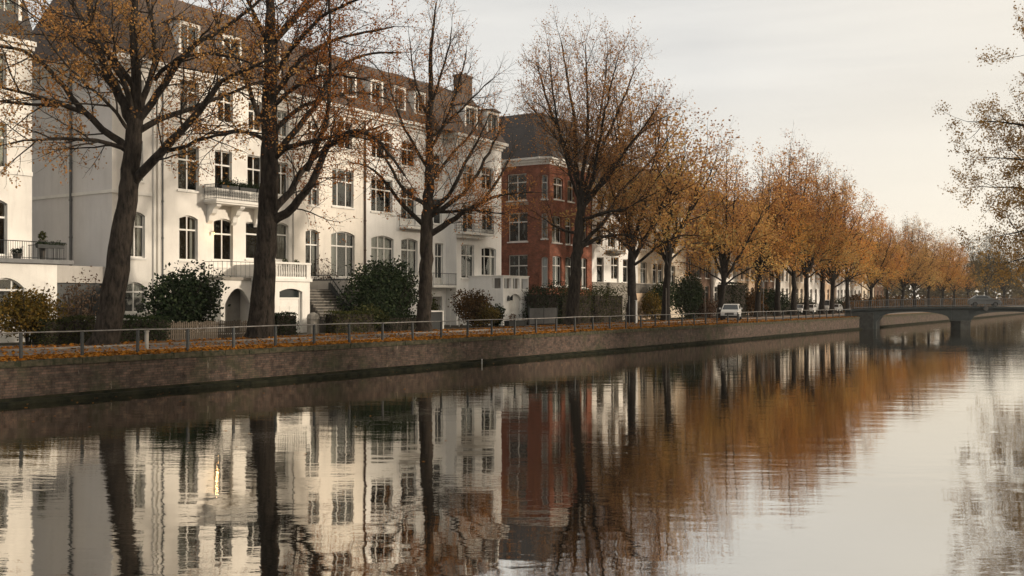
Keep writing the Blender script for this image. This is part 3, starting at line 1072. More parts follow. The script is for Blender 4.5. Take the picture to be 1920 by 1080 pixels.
# ------------------------------------------------------------------ houses
def house(name, label, X, Y0, Y1, ze, wallm, roofm, ops, zk, dpt=11.0, cat='house', hip0=0.0, hip1=0.0, curt=None, corn=True, cmat=None, side_ops=None, skip=()):
    root = thing(name, label, cat, (X, (Y0 + Y1) / 2, G))
    fr = Frame((X, Y0), (X, Y1))
    o = ops_px(fr, X, ops) if ops and isinstance(ops[0][4], str) else ops
    mb = MB()
    panel(mb, fr, G - .2, ze, o)
    wall_shell(mb, X - dpt, X, Y0, Y1, G - .2, ze, skip)
    mb.build('wall', [wallm, M['room']], root)
    for i, q in enumerate(o):
        window(root, fr, q, curtain=(curt[i % len(curt)] if curt else None))
    if corn:
        mb = MB()
        cornice(mb, fr, ze, 1.0 if hip0 else 0, 1.0 if hip1 else 0)
        if hip0:
            cornice(mb, Frame((X - dpt, Y0), (X, Y0)), ze)
        mb.build('cornice', cmat or M['white_trim'], root)
    mb = MB()
    mansard(mb, Y0, Y1, X, ze + .004, zk, dpt, hip0=hip0, hip1=hip1, over=0.42)
    rf = mb.build('roof', roofm, root)
    return root, fr, rf


XB = -55.0
YB0, YB1, YC0, YD0, YD1 = Yp(210, XB), Yp(548, XB), Yp(685, XB), Yp(800, XB), Yp(836, XB)

# --- house A, at the left edge
XA = -57.0
ya1 = Yp(60, XA)
rootA, frA, rfA = house('town_house', 'cream town house with a railed terrace and a dark slate roof beside the grey gable', XA, 16.0, ya1, 19.3, M['stucco'], M['slate_dark'],
                        [(-40, 14, 372, 478, 'cross', 0.25), (-40, 13, 228, 312, 'cross', 0.0), (-40, 12, 92, 165, 'cross', 0.0), (-190, -140, 372, 478, 'cross', .25),
                         (-190, -140, 228, 312, 'cross', 0)], 25.0, curt=['none', 'side'])
dormer(rootA, XA, Yp(60, XA) - 1.5, 19.5, 1.9, 2.9, M['slate_dark'], 0.15)
dormer(rootA, XA, Yp(-60, XA) - 1.5, 19.5, 1.9, 2.9, M['slate_dark'], 0.15)
mb = MB()
frA.box(mb, 0, frA.len, .002, .09, Zp(50, 325, XA) - .15, Zp(50, 325, XA) + .1)
mb.build('string_course', M['white_trim'], rootA)
# garden-floor annex with terrace
XA2 = -53.0
zt_ = Zp(60, 487, XA2)
yA2 = Yp(107, XA2)
mb = MB()
fr2 = Frame((XA2, 18.0), (XA2, yA2))
opA = ops_px(fr2, XA2, [(-25, 46, 521, 592, 'triple', 0.55)])
panel(mb, fr2, G - .2, zt_ - .2, opA)
wall_shell(mb, XA + .002, XA2, 18.0, yA2, G - .2, zt_ - .2, ('back', 'top'))
an = mb.build('annex', [M['stucco'], M['room']], rootA)
for q in opA:
    window(an, fr2, q, curtain='none') if False else window(rootA, fr2, q, curtain='none')
mb = MB()
mb.box(XA + .003, 17.6, zt_ - .199, XA2 + .25, Yp(134, XA2), zt_ + .03)
te = mb.build('terrace', M['zinc'], rootA)
railing(te, [(XA2 + .15, 18.0), (XA2 + .15, Yp(121, XA2)), (XA + .3, Yp(121, XA2))], zt_ + .03, 0.98, M['iron'], 'terrace_railing')

def planter(X, Y0, Y1, z, label, mat, lm, seed, w_=0.25, h_=0.22, lh=0.3, n=350, group=None):
    root = thing('flower_box', label, 'flower box', (X, (Y0 + Y1) / 2, z), group)
    mb = MB()
    mb.hexa([(X - w_ * .4, Y0 + .03, z), (X + w_ * .4, Y0 + .03, z), (X + w_ * .4, Y1 - .03, z), (X - w_ * .4, Y1 - .03, z),
             (X - w_ / 2, Y0, z + h_), (X + w_ / 2, Y0, z + h_), (X + w_ / 2, Y1, z + h_), (X - w_ / 2, Y1, z + h_)])
    mb.build('trough', mat, root)
    r = np.random.RandomState(seed)
    P = np.stack([X + r.normal(0, w_ * .4, n), r.uniform(Y0, Y1, n), z + h_ + np.abs(r.normal(0, lh * .5, n)) * (0.6 + 0.5 * np.sin(r.uniform(0, 6) + 3 * np.linspace(0, 1, n)))], 1)
    V, Fq, rv = leaf_quads(P, 0.1, seed)
    np_mesh('foliage', V, Fq, lm, root, rv, np.array(root.location))
    return root


def pot(X, Y, z, label, seed, h_=0.35, lh=0.5, lm=None, mat=None, n=260, r_0=.2):
    root = thing('potted_plant', label, 'potted plant', (X, Y, z))
    mb = MB()
    mb.tube([(X, Y, z), (X, Y, z + h_ * .85), (X, Y, z + h_ * .86), (X, Y, z + h_)], [r_0 * .7, r_0 * .95, r_0 * 1.1, r_0 * 1.1], 10)
    mb.build('pot', mat or M['terracotta'], root)
    r = np.random.RandomState(seed)
    d = r.normal(size=(n, 3))
    d /= np.linalg.norm(d, axis=1)[:, None]
    P = np.array((X, Y, z + h_ + lh * .45)) + d * np.array((r_0 * 1.3, r_0 * 1.3, lh * .5)) * r.uniform(.4, 1, (n, 1))
    V, Fq, rv = leaf_quads(P, 0.1, seed)
    np_mesh('foliage', V, Fq, lm or M['leaf_dark'], root, rv, np.array(root.location))


planter(XA2 + .32, Yp(62, XA2), Yp(112, XA2), zt_ + .66, 'long dark flower box hooked on the terrace rail of the left house', M['iron'], M['leaf_dark'], 21, 0.3, .22, .2)
pot(XA2 - .25, Yp(84, XA2), zt_ + .03, 'tall potted plant with pale flowers behind the terrace rail', 22, 1.1, .55, M['leaf_green'], M['dark_stone'])
pot(XA2 - .2, Yp(36, XA2), zt_ + .03, 'low dark pot on the terrace floor left of the flower box', 23, .3, .3, M['leaf_dark'], M['dark_stone'], r_0=.26)

# gateway between the two houses
root = thing('garden_gate', 'dark garden gate with pale bars in the gap between the two left houses', 'gate', (-55.6, (yA2 + YB0) / 2, G))
mb = MB()
xg, y0g, y1g = -55.6, ya1 - 1.5, YB0 - .05
mb.box(xg - .3, y0g, Zp(120, 530, xg), xg, y1g, Zp(120, 490, xg) - .25)
mb.build('lintel', M['stucco_grey'], root)
mb = MB()
mb.box(xg - .28, y0g, G - .1, xg - .2, y1g, Zp(120, 530, xg) - .002)
mb.build('door_leaf', M['iron'], root)
mb = MB()
for k in range(14):
    y = y0g + .2 + k * (y1g - y0g - .4) / 13
    mb.box(xg - .16, y - .025, G, xg - .12, y + .025, G + 1.3)
mb.box(xg - .17, y0g + .1, G + .9, xg - .11, y1g - .1, G + .96)
mb.build('bars', M['white_trim'], root)

# --- house B1: grey gable, balcony, porch
opsB = [(238, 272, 397, 483, 'cross', .22), (231, 275, 529, 586, 'cross', .4), (240, 268, 262, 338, 'cross', 0), (243, 270, 148, 202, 'cross', 0),
        (336, 371, 404, 488, 'cross', .22), (334, 373, 273, 357, 'cross', 0), (338, 373, 152, 214, 'cross', 0),
        (401, 437, 410, 500, 'door', .22), (403, 435, 283, 366, 'door', 0), (409, 437, 172, 230, 'cross', 0),
        (461, 491, 417, 486, 'single', .0), (464, 492, 292, 372, 'door', 0), (466, 492, 192, 245, 'cross', 0),
        (517, 541, 418, 488, 'single', .2), (519, 541, 305, 366, 'cross', 0), (520, 541, 208, 256, 'cross', 0)]
rootB, frB, rfB = house('town_house', 'white corner town house with grey gable wall, iron balcony and porch', XB, YB0, YB1, 19.3, M['stucco'], M['slate'], opsB, 24.6,
                        hip0=2.0, skip=('left',), curt=['side', 'half', 'side', 'left', 'side', 'left', 'half', 'none', 'full', 'side', 'none', 'left', 'side', 'full', 'side', 'half'])
mb = MB()
frG = Frame((XB - 11, YB0), (XB, YB0))
panel(mb, frG, G - .2, 19.3, [])
mb.build('gable_wall', M['stucco_gable'], rootB)
zc = Zp(211, 358, XB)
mb = MB()
frG.box(mb, 0, frG.len + .08, .002, .08, zc - .1, zc + .1)
frB.box(mb, 0.002, Yp(284, XB) - YB0, .002, .078, zc - .1, zc + .1)
mb.build('string_course', M['white_trim'], rootB)
mb = MB()
for (a, b) in ((286, 290), (294, 299)):
    frB.box(mb, Yp(a, XB) - YB0, Yp(b, XB) - YB0, .003, .14, G, 18.5)
mb.build('pilaster', M['stucco'], rootB)
downpipe(rootB, XB + .12, Yp(303, XB), G, 18.6, M['zinc'], .055)
Xd = XB - 3.75
downpipe(rootB, float(at(135, 300, YB0 / (CS + SN * (135 - 960) / F))[0]), YB0 - .1, G, 18.7, M['zinc'], .085)
# upper balcony with consoles
xb1 = XB + 1.35
zb = Zp(430, 377, XB + .7)
y0, y1 = Yp(392, XB + .6), Yp(500, XB + .6)
mb = MB()
mb.box(XB + .002, y0, zb - .16, xb1, y1, zb)
mb.box(XB + .002, y0 + .08, zb - .28, xb1 - .1, y1 - .08, zb - .162)
bal = mb.build('balcony', M['white_trim'], rootB)
for yk in (y0 + .5, (y0 + y1) / 2, y1 - .5):
    mb = MB()
    prof = [(XB + .003, yk, zb - .282), (XB + 1.05, yk, zb - .282), (XB + 1.0, yk, zb - .45), (XB + .7, yk, zb - .62), (XB + .55, yk, zb - .9), (XB + .3, yk, zb - 1.05), (XB + .22, yk, zb - 1.4), (XB + .003, yk, zb - 1.6)]
    mb.prism(prof, (0, -.2, 0), (0, .2, 0))
    mb.build('console', M['white_trim'], bal)
railing(bal, [(XB + .05, y0 + .06), (xb1 - .07, y0 + .06), (xb1 - .07, y1 - .06), (XB + .05, y1 - .06)], zb, 1.02, M['iron'], 'balcony_railing', .15, .013, .028, True)
for k in range(3):
    a = y0 + .2 + k * (y1 - y0 - .4) / 3
    planter(xb1 + .1, a + .05, a + (y1 - y0 - .4) / 3 - .05, zb + .72, ['dark flower box at the near end of the upper iron balcony', 'dark flower box in the middle of the upper iron balcony', 'dark flower box at the trunk end of the upper iron balcony'][k],
            M['iron'], M['leaf_dark'], 31 + k, .3, .22, .42, 800, 'flower boxes on the iron balcony')
# lower landing
xl = XB + 1.9
zl = Zp(430, 520, XB + 1)
y0, y1 = Yp(400, XB + 1), Yp(462, XB + 1)
mb = MB()
mb.box(XB + .002, y0, zl - .2, xl, y1, zl)
lan = mb.build('landing', M['stone'], rootB)
railing(lan, [(XB + .05, y0 + .05), (xl - .05, y0 + .05), (xl - .05, y1 - .05)], zl, 1.05, M['iron'], 'landing_railing', .38, .012, .02)
mb = MB()
frL = Frame((xl - .15, y0), (xl - .15, y1))
oL = [(.35, frL.len - .3, G + .05, zl - .75, 1.1, 'blind')]
panel(mb, frL, G - .2, zl - .202, oL, False)
mb.face([frL.pt(0, 0, G), frL.pt(0, 0, zl - .202), frL.pt(0, -1.75, zl - .202), frL.pt(0, -1.75, G)])
mb.build('arcade_wall', M['stucco'], lan)
mb = MB()
frL.box(mb, .3, frL.len - .25, -1.2, -1.1, G, zl - .3)
mb.build('garden_door', M['grey_door_shade'], lan)
# wall lamp by the balcony door (lit in the photograph)
lz, ly = Zp(398, 437, XB), Yp(396, XB)
root = thing('wall_lamp', 'small lit lantern on the wall beside the ground floor balcony door', 'wall lamp', (XB + .02, ly, lz))
mb = MB()
mb.tube([(XB, ly, lz + .1), (XB + .22, ly, lz + .14), (XB + .26, ly, lz + .06)], .015, 5)
mb.prism([(XB + .18, ly - .08, lz + .05), (XB + .34, ly - .08, lz + .05), (XB + .34, ly + .08, lz + .05), (XB + .18, ly + .08, lz + .05)], (0, 0, 0), (0, 0, .03))
mb.build('bracket', M['iron'], root)
em, t, b = base_mat('lamp_glow')
b.inputs['Base Color'].default_value = (0.9, 0.7, 0.4, 1)
b.inputs['Emission Color'].default_value = (1, 0.62, 0.25, 1)
b.inputs['Emission Strength'].default_value = 0.9
mb = MB()
mb.tube([(XB + .26, ly, lz - .14), (XB + .26, ly, lz + .048)], [.045, .06], 8)
mb.build('lamp_glass', em, root)
pl = bpy.data.lights.new('lamp_bulb', 'POINT')
pl.energy = 12
pl.color = (1, .62, .26)
pl.shadow_soft_size = .08
po = bpy.data.objects.new('lamp_bulb', pl)
COL.objects.link(po)
po.parent = root
po.location = (.55, .05, -.1)
# porch
XP = -51.2
y0, y1 = Yp(510, XP), Yp(581, XP)
zt_ = Zp(545, 523, XP)
mb = MB()
frP = Frame((XP, y0), (XP, y1))
dz = Zp(540, 541, XP)
oP = [(Yp(524, XP) - y0, Yp(567, XP) - y0, G + .02, dz, .22, 'blind')]
panel(mb, frP, G - .2, zt_ - .18, oP, False)
wall_shell(mb, XB + .003, XP, y0, y1, G - .2, zt_ - .18, ('back',))
po_ = mb.build('porch', M['stucco'], rootB)
mb = MB()
mb.box(XB + .004, y0 - .12, zt_ - .178, XP + .14, y1 + .12, zt_ + .04)
mb.box(XP - .2, y0 - .02, zt_ + .042, XP + .06, y0 + .36, zt_ + 1.02)
mb.box(XP - .2, y1 - .36, zt_ + .042, XP + .06, y1 + .02, zt_ + 1.02)
mb.box(XP - .14, y0 + .362, zt_ + .042, XP + .0, y1 - .362, zt_ + .16)
mb.box(XP - .18, y0 - .05, zt_ + 1.022, XP + .1, y1 + .05, zt_ + 1.16)
for s_ in (y0 + .02, y1 - .16):
    mb.box(XB + .01, s_, zt_ + .042, XP - .202, s_ + .14, zt_ + 1.0)
nb = 13
for k in range(nb):
    y = y0 + .5 + k * (y1 - y0 - 1.0) / (nb - 1)
    mb.tube([(XP - .07, y, zt_ + .162), (XP - .07, y, zt_ + .4), (XP - .07, y, zt_ + .6), (XP - .07, y, zt_ + 1.02)], [.045, .075, .05, .045], 8)
mb.build('balustrade', M['white_trim'], po_)
mb = MB()
u0, u1 = oP[0][:2]
frP.box(mb, u0 + .02, u1 - .02, -RD - .06, -RD, G, dz - .75)
frP.box(mb, u0 + .02, u1 - .02, -RD - .06, -RD + .03, dz - .748, dz - .62)
for (a, b_) in ((u0, u0 + .12), (u1 - .12, u1)):
    frP.box(mb, a, b_, -RD - .05, -RD + .05, G, dz - .2)
for k in range(2):
    for z_ in (G + .25, G + 1.15):
        ua = u0 + .22 + k * (u1 - u0 - .35) / 2
        frP.box(mb, ua, ua + (u1 - u0 - .6) / 2, -RD + .001, -RD + .025, z_, z_ + .75)
dr = mb.build('front_door', M['white_trim'], po_)
mb = MB()
frP.box(mb, u0 + .12, u1 - .12, -RD - .03, -RD - .02, dz - .62, dz - .02)
mb.build('fanlight', M['car_glass'], dr)
for k, (px_, pl_) in enumerate(((535, 'pot of leafy plants on the porch terrace by the trunk'), (556, 'pot of tall grassy plants on the porch terrace corner'))):
    pot(XP - .7, Yp(px_, XP - .7), zt_ + .042, pl_, 40 + k, .75, .7, M['leaf_green'], M['stone'])
for px_, zk_ in ((345, 20.1), (425, 20.0), (500, 20.0)):
    dormer(rootB, XB, Yp(px_, XB - .7), zk_, 1.75, 2.5, M['slate'], .12)
chimney(rfB, XB - 4.5, YB0 + 3.4, 24, 28.2, 1.0, 1.6, M['slate_dark'])

y1_porch = y1
# --- house B2
opsB2 = [(573, 598, 430, 520, 'cross', .2), (621, 665, 434, 520, 'triple', .25), (578, 598, 338, 385, 'cross', 0), (623, 663, 318, 388, 'triple', 0), (578, 597, 228, 276, 'cross', 0), (624, 660, 226, 278, 'triple', 0)]
rootB2, frB2, rfB2 = house('town_house', 'white town house with wide three light windows behind the dark stone stair', XB, YB1, YC0, 19.25, M['stucco_warm'], M['slate'], opsB2, 23.9, curt=['side', 'left', 'half', 'side', 'half', 'side'])
downpipe(rootB2, XB + .1, YC0 - .12, G, 18.5, M['slate'], .075)
downpipe(rootB2, XB + .07, YB1 + .05, G, 18.5, M['stucco_grey'], .045)
for px_ in (598, 645):
    dormer(rootB2, XB, Yp(px_, XB - .7), 20.0, 1.7, 2.3, M['slate'], .12)
# stair beside the porch, coming down from the raised door towards the street
ys0, ys1 = y1_porch + .25, y1_porch + 3.0
xt, xbm = -52.3, -49.3
mb = MB()
ns = 15
mb.box(XB + .01, ys0, G - .1, xt, ys1, G + 3.1)
for k in range(ns):
    xa = xt + (xbm - xt) * k / ns
    mb.box(xa + .0005, ys0, G - .1, xt + (xbm - xt) * (k + 1) / ns, ys1, G + 3.1 * (ns - k - .5) / ns)
st_ = mb.build('staircase', M['dark_stone'], rootB2)
mb = MB()
for k in range(ns):
    xa = xt + (xbm - xt) * k / ns
    zt2 = G + 3.1 * (ns - k - .5) / ns
    mb.box(xa - .02, ys0 - .01, zt2 + .001, xa + (xbm - xt) / ns + .03, ys1 + .01, zt2 + .045)
mb.build('treads', M['stone'], st_)
mb = MB()
mb.prism([(xt, ys1 + .002, G), (xbm, ys1 + .002, G), (xbm, ys1 + .002, G + .5), (xt, ys1 + .002, G + 3.6)], (0, 0, 0), (0, .25, 0))
mb.build('stringer', M['iron'], st_)
mb = MB()
mb.box(XB + .01, ys1 + .3, G - .1, -50.9, ys1 + .5, G + 3.75)
mb.build('stair_wall', M['stucco_grey'], st_)
mb = MB()
mb.box(-50.85, ys1 + .3, G - .1, -50.2, ys1 + .9, G + 2.85)
mb.box(-50.93, ys1 + .22, G + 2.852, -50.12, ys1 + .98, G + 3.08)
mb.box(-50.199, ys1 + .45, G + 1.4, -50.17, ys1 + .75, G + 2.6)
mb.build('stair_pier', M['stone'], st_)
mb = MB()
mb.tube([(xt - 1.5, ys1 + .1, G + 4.15), (xt, ys1 + .1, G + 4.15), (xbm, ys1 + .1, G + 1.0), (xbm, ys1 + .1, G)], .045, 6)
for k in range(13):
    x = xt + (xbm - xt) * (k + .5) / 13
    z = G + 4.15 - 3.15 * (k + .5) / 13
    mb.tube([(x, ys1 + .1, z - .7), (x, ys1 + .1, z)], .02, 4)
mb.build('stair_railing', M['iron'], st_)
mb = MB()
mb.tube([(XB + .1, ys1 + .4, G + 3.8), (-50.5, ys1 + .4, G + 3.8)], .06, 6)
mb.build('wall_rail', M['iron'], st_)

# --- house C
opsC = [(696, 738, 442, 515, 'twin', .25), (752, 783, 447, 515, 'cross', .2), (696, 736, 336, 398, 'triple', 0), (752, 780, 350, 420, 'door', 0), (697, 735, 248, 298, 'triple', 0), (753, 780, 266, 312, 'cross', 0)]
rootC, frC, rfC = house('town_house', 'white town house with paired windows behind the big dark evergreen bush', XB, YC0, YD0, 19.25, M['stucco_cool'], M['slate'], opsC, 23.8, curt=['full', 'side', 'left', 'full', 'side', 'none'])
mb = MB()
z_ = Zp(775, 427, XB)
ya, yb = Yp(748, XB), Yp(796, XB)
mb.box(XB + .002, ya, z_ - .18, XB + 1.0, yb, z_)
bc = mb.build('balcony', M['white_trim'], rootC)
railing(bc, [(XB + .03, ya + .05), (XB + .95, ya + .05), (XB + .95, yb - .05), (XB + .03, yb - .05)], z_, 1.0, M['iron'])
for px_ in (697, 740, 778):
    dormer(rootC, XB, Yp(px_, XB - .7), 19.9, 1.6, 2.3, M['slate'], .12)
# --- house D
XD = -53.8
opsD1 = [(816, 831, 456, 533, 'door', 0), (813, 829, 372, 420, 'single', 0), (812, 828, 290, 335, 'single', 0), (805, 829, 556, 604, 'blind', 0)]
rootD = thing('town_house', 'bright white town house with projecting bay, small iron balconies and arched entrance porch', 'house', (XD, Yp(880, XD), G))
frD1 = Frame((XB, YD0), (XB, YD1 - .0))
o1 = ops_px(frD1, XB, opsD1)
mb = MB()
panel(mb, frD1, G - .2, 18.9, o1)
YDE = Yp(940, XD)
frD2 = Frame((XD, YD1), (XD, YDE))
opsD2 = [(865, 889, 459, 522, 'cross', 0), (903, 930, 464, 517, 'triple', .15), (868, 890, 384, 437, 'door', 0), (904, 926, 389, 432, 'cross', 0), (868, 889, 310, 352, 'cross', 0), (903, 925, 314, 356, 'cross', 0)]
o2 = ops_px(frD2, XD, opsD2)
panel(mb, frD2, G - .2, 18.9, o2)
wall_shell(mb, XB - 10, XD, YD1, YDE, G - .2, 18.9, ('left', 'top'))
wall_shell(mb, XB - 10, XB, YD0, YD1, G - .2, 18.9, ('right', 'top', 'left'))
mb.face([(XB, YD1, G - .2), (XD, YD1, G - .2), (XD, YD1, 18.9), (XB, YD1, 18.9)])
mb.build('wall', [M['stucco_cool'], M['room']], rootD)
for q in o1:
    window(rootD, frD1, q, curtain='none')
for i, q in enumerate(o2):
    window(rootD, frD2, q, curtain=['side', 'side', 'none', 'half', 'side', 'none'][i])
mb = MB()
cornice(mb, frD1, 18.9)
cornice(mb, frD2, 18.9, 1, 1)
cornice(mb, Frame((XB + .5, YD1), (XD, YD1)), 18.9)
mb.build('cornice', M['white_trim'], rootD)
mb = MB()
mansard(mb, YD0, YDE, XD, 18.904, 23.4, 10.5, over=.4, hip1=2.2, set_=2.4)
rfD = mb.build('roof', M['slate'], rootD)
dormer(rootD, XD, Yp(873, XD - .8), 19.3, 2.0, 2.5, M['slate'], .15)
dormer(rootD, XD, Yp(914, XD - .8), 19.3, 2.0, 2.5, M['slate'], .15)
chimney(rfD, XD - 3.2, Yp(868, XD - 3.2), 22.5, 25.3, 1.0, 1.7, M['slate'])
mb = MB()
z_ = Zp(890, 437, XD + .6)
ya, yb = Yp(862, XD + .6), Yp(918, XD + .6)
mb.box(XD + .002, ya, z_ - .2, XD + 1.15, yb, z_)
mb.box(XD + .002, ya + .3, z_ - .5, XD + .7, yb - .9, z_ - .202)
bd = mb.build('balcony', M['white_trim'], rootD)
railing(bd, [(XD + .03, ya + .05), (XD + 1.1, ya + .05), (XD + 1.1, yb - .05), (XD + .03, yb - .05)], z_, 1.15, M['iron'], 'balcony_railing', .16, .013, .025, True)
pot(XD + .8, ya + .5, z_, 'small potted plant on the near corner of the balcony above the bright white house porch', 51, .3, .5, M['leaf_dark'], M['dark_stone'])
z_ = Zp(828, 535, XB + .7)
ya, yb = Yp(806, XB + .9), YD1 - .05
mb = MB()
mb.box(XB + .002, ya, z_ - .2, XB + 1.3, yb, z_)
be = mb.build('balcony', M['white_trim'], rootD)
railing(be, [(XB + .03, ya + .05), (XB + 1.25, ya + .05), (XB + 1.25, yb)], z_, 1.05, M['iron'], 'balcony_railing', .15)
mb = MB()
frD1.box(mb, o1[3][0] + .02, o1[3][1] - .02, -RD - .06, -RD, G, o1[3][3])
mb.build('basement_door', M['grey_door_shade'], rootD)
# entrance porch of D
XE = -50.0
ya, yb = Yp(943, XE), Yp(991, XE)
ztop = Zp(966, 519, XE)
zflo = Zp(966, 541, XE)
mb = MB()
frE = Frame((XE, ya), (XE, yb))
ob = []
wdt = (frE.len) / 3
for k in range(3):
    ob.append((wdt * k + .22, wdt * (k + 1) - .1, zflo, ztop - .15, 0, 'blind'))
od = (Yp(954, XE) - ya, Yp(978, XE) - ya, G + .1, Zp(966, 551, XE), .5, 'blind')
panel(mb, frE, G - .2, ztop, ob + [od], False)
frE2 = Frame((XD, ya), (XE, ya))
panel(mb, frE2, G - .2, ztop, [(frE2.len - 1.2, frE2.len - .25, zflo, ztop - .15, 0, 'blind')], False)
mb.face([(XE, yb, G - .2), (XD, yb, G - .2), (XD, yb, ztop), (XE, yb, ztop)])
mb.face([(XD, ya, zflo - .02), (XE, ya, zflo - .02), (XE, yb, zflo - .02), (XD, yb, zflo - .02)])
pe = mb.build('porch', M['stucco_cool'], rootD)
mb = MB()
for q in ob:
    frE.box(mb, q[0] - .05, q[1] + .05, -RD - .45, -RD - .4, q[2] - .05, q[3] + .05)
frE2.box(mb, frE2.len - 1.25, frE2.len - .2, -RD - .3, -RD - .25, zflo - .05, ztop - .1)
mb.build('parapet_shade', M['grey_door_shade'], pe)  # grey panels behind the openings, terrace shade put in as colour
mb = MB()
mb.box(XD + .003, ya - .06, ztop + .002, XE + .06, ya + .2, ztop + .1)
mb.box(XE - .2, ya + .202, ztop + .002, XE + .06, yb + .06, ztop + .1)
mb.build('coping', M['white_trim'], pe)
mb = MB()
frE.box(mb, od[0] - .05, od[1] + .05, -RD - .1, -RD - .02, G, od[3] + .05)
for z_ in (G + .35, G + 1.35):
    frE.box(mb, od[0] + .2, (od[0] + od[1]) / 2 - .08, -RD - .019, -RD + .01, z_, z_ + .8)
    frE.box(mb, (od[0] + od[1]) / 2 + .08, od[1] - .2, -RD - .019, -RD + .01, z_, z_ + .8)
dd_ = mb.build('front_door', M['white_trim'], pe)
mb = MB()
frE.box(mb, od[0] + .15, (od[0] + od[1]) / 2 - .05, -RD - .018, -RD - .005, G + 2.25, G + 2.75)
mb.build('door_pane', M['car_glass'], dd_)
for k, (u_, lb) in enumerate(((od[0] - .22, 'dark lantern left of the arched porch door'), (od[1] + .5, 'dark lantern right of the arched porch door'))):
    x, y, z = frE.pt(u_, .14, G + 2.2)
    root = thing('wall_lantern', lb, 'wall lamp', (x, y, z))
    mb = MB()
    mb.prism([(x - .09, y - .09, z), (x + .09, y - .09, z), (x + .09, y + .09, z), (x - .09, y + .09, z)], (0, 0, 0), (0, 0, .32))
    mb.build('glass_body', M['car_glass'], root)
    mb = MB()
    mb.tube([(x, y, z + .322), (x, y, z + .5)], [.15, .02], 4)
    mb.tube([(x - .15, y, z + .42), (x, y, z + .42)], .02, 4)
    mb.build('cap', M['iron'], root)
pot(XE + .5, Yp(961, XE + .5), G, 'potted plant with reddish flowers left of the arched porch door', 53, .4, .7, M['leaf_brown'], M['dark_stone'], r_0=.3)
pot(XE + .5, Yp(985, XE + .5), G, 'slim dark potted plant right of the arched porch door', 54, .5, 1.0, M['leaf_dark'], M['stone'], r_0=.25)
# white stair rail below house D
root = thing('stair_handrail', 'pair of sloping white handrails among the shrubs below the bright white house', 'handrail', (-51.5, Yp(868, -51.5), G))
for off in (0, .95):
    mb = MB()
    ya, yb = Yp(853, -51.5), Yp(893, -51.5)
    mb.tube([(-52 + off, ya, G + 2.3), (-52 + off, yb, G + .55), (-52 + off, yb, G)], .05, 6)
    mb.tube([(-52 + off, ya, G + 1.7), (-52 + off, yb, G + .1)], .035, 6)
    mb.tube([(-52 + off, ya, G), (-52 + off, ya, G + 2.3)], .04, 6)
    mb.build('rail', M['white_trim'], root)

# --- house E: red brick corner house
YE = 83.0
XEc, XEf = -51.9, -51.0
YEf, YEe = 83.45, 92.0
zeE = 17.3
rootE = thing('brick_house', 'red brick corner house with white windows and dark hipped roof', 'house', (XEf, 88, G))
frs = Frame((-62.0, YE), (XEc, YE))
frc = Frame((XEc, YE), (XEf, YEf))
frf = Frame((XEf, YEf), (XEf, YEe))


def side_op(px0, px1, y0_, y1_, st):
    def xs(px):
        t_ = (px - 960) / F
        d_ = YE / (CS + SN * t_)
        return d_ * (t_ * CS - SN), d_
    a, d1 = xs(px0)
    b, d2 = xs(px1)
    d_ = (d1 + d2) / 2
    return (a + 62.0, b + 62.0, CAMZ - (y1_ - HY) * d_ / F, CAMZ - (y0_ - HY) * d_ / F, 0.0, st)


mb = MB()
osd = [side_op(953, 989, 399, 453, 'cross'), side_op(953, 989, 478, 541, 'cross'), side_op(951, 987, 326, 376, 'cross')]
cl = frc.len
osc = [(.22, cl - .2, CAMZ + 5.9, CAMZ + 8.4, .1, 'single'), (.22, cl - .2, CAMZ + 1.2, CAMZ + 4.1, .1, 'single'), (.22, cl - .2, CAMZ + 9.8, CAMZ + 12.2, .1, 'single')]
osf = ops_px(frf, XEf, [(1035, 1053, 405, 455, 'cross', .12), (1060, 1072, 408, 458, 'single', .12), (1036, 1053, 480, 536, 'cross', .12), (1060, 1073, 482, 537, 'single', .12),
                        (1090, 1101, 484, 540, 'cross', .12), (1038, 1056, 333, 374, 'cross', .12), (1064, 1076, 338, 378, 'single', .12), (1090, 1101, 412, 460, 'cross', .12), (1088, 1100, 345, 384, 'cross', .12)])
panel(mb, frs, G - .2, zeE, osd)
panel(mb, frc, G - .2, zeE, osc)
panel(mb, frf, G - .2, zeE, osf)
mb.face([(XEf, YEe, G - .2), (-62, YEe, G - .2), (-62, YEe, zeE), (XEf, YEe, zeE)])
mb.build('wall', [M['brick_red'], M['room']], rootE)
for f_, oo in ((frs, osd), (frc, osc), (frf, osf)):
    for i, q in enumerate(oo):
        window(rootE, f_, q, curtain=['full', 'full', 'side'][i % 3])
mb = MB()
for f_ in (frs, frc, frf):
    cornice(mb, f_, zeE + .6, .6, .6, ((.1, -.7, -.45), (.28, -.448, -.2), (.45, -.198, .0)))
mb.build('cornice', M['white_trim'], rootE)
mb = MB()
# worn pale band between the storeys of the side wall
zz_ = osd[0][3] + .75
for (a, b_) in ((.1, .55), (.62, 1.15), (1.2, 1.62), (1.75, 2.1), (2.2, 2.75)):
    frs.box(mb, osd[0][0] - .35 + a, osd[0][0] - .35 + b_, .002, .03, zz_, zz_ + .28)
mb.build('wall_band', M['stone'], rootE)
mb = MB()
zr = 22.7
A = [(-62, YE - .4, zeE + .602), (XEc + .1, YE - .4, zeE + .602), (XEf + .4, YEf - .1, zeE + .602), (XEf + .4, YEe, zeE + .602), (-62, YEe, zeE + .602)]
B = [(-59.5, YE + 1.6, zr), (XEc - 1.9, YE + 1.6, zr), (XEf - 2.0, YEf + 1.7, zr - .02), (XEf - 2.0, YEe, zr - .02), (-59.5, YEe, zr)]
for i in range(5):
    j = (i + 1) % 5
    mb.face([A[i], A[j], B[j], B[i]])
mb.face(B)
rfE = mb.build('roof', M['slate_dark'], rootE)
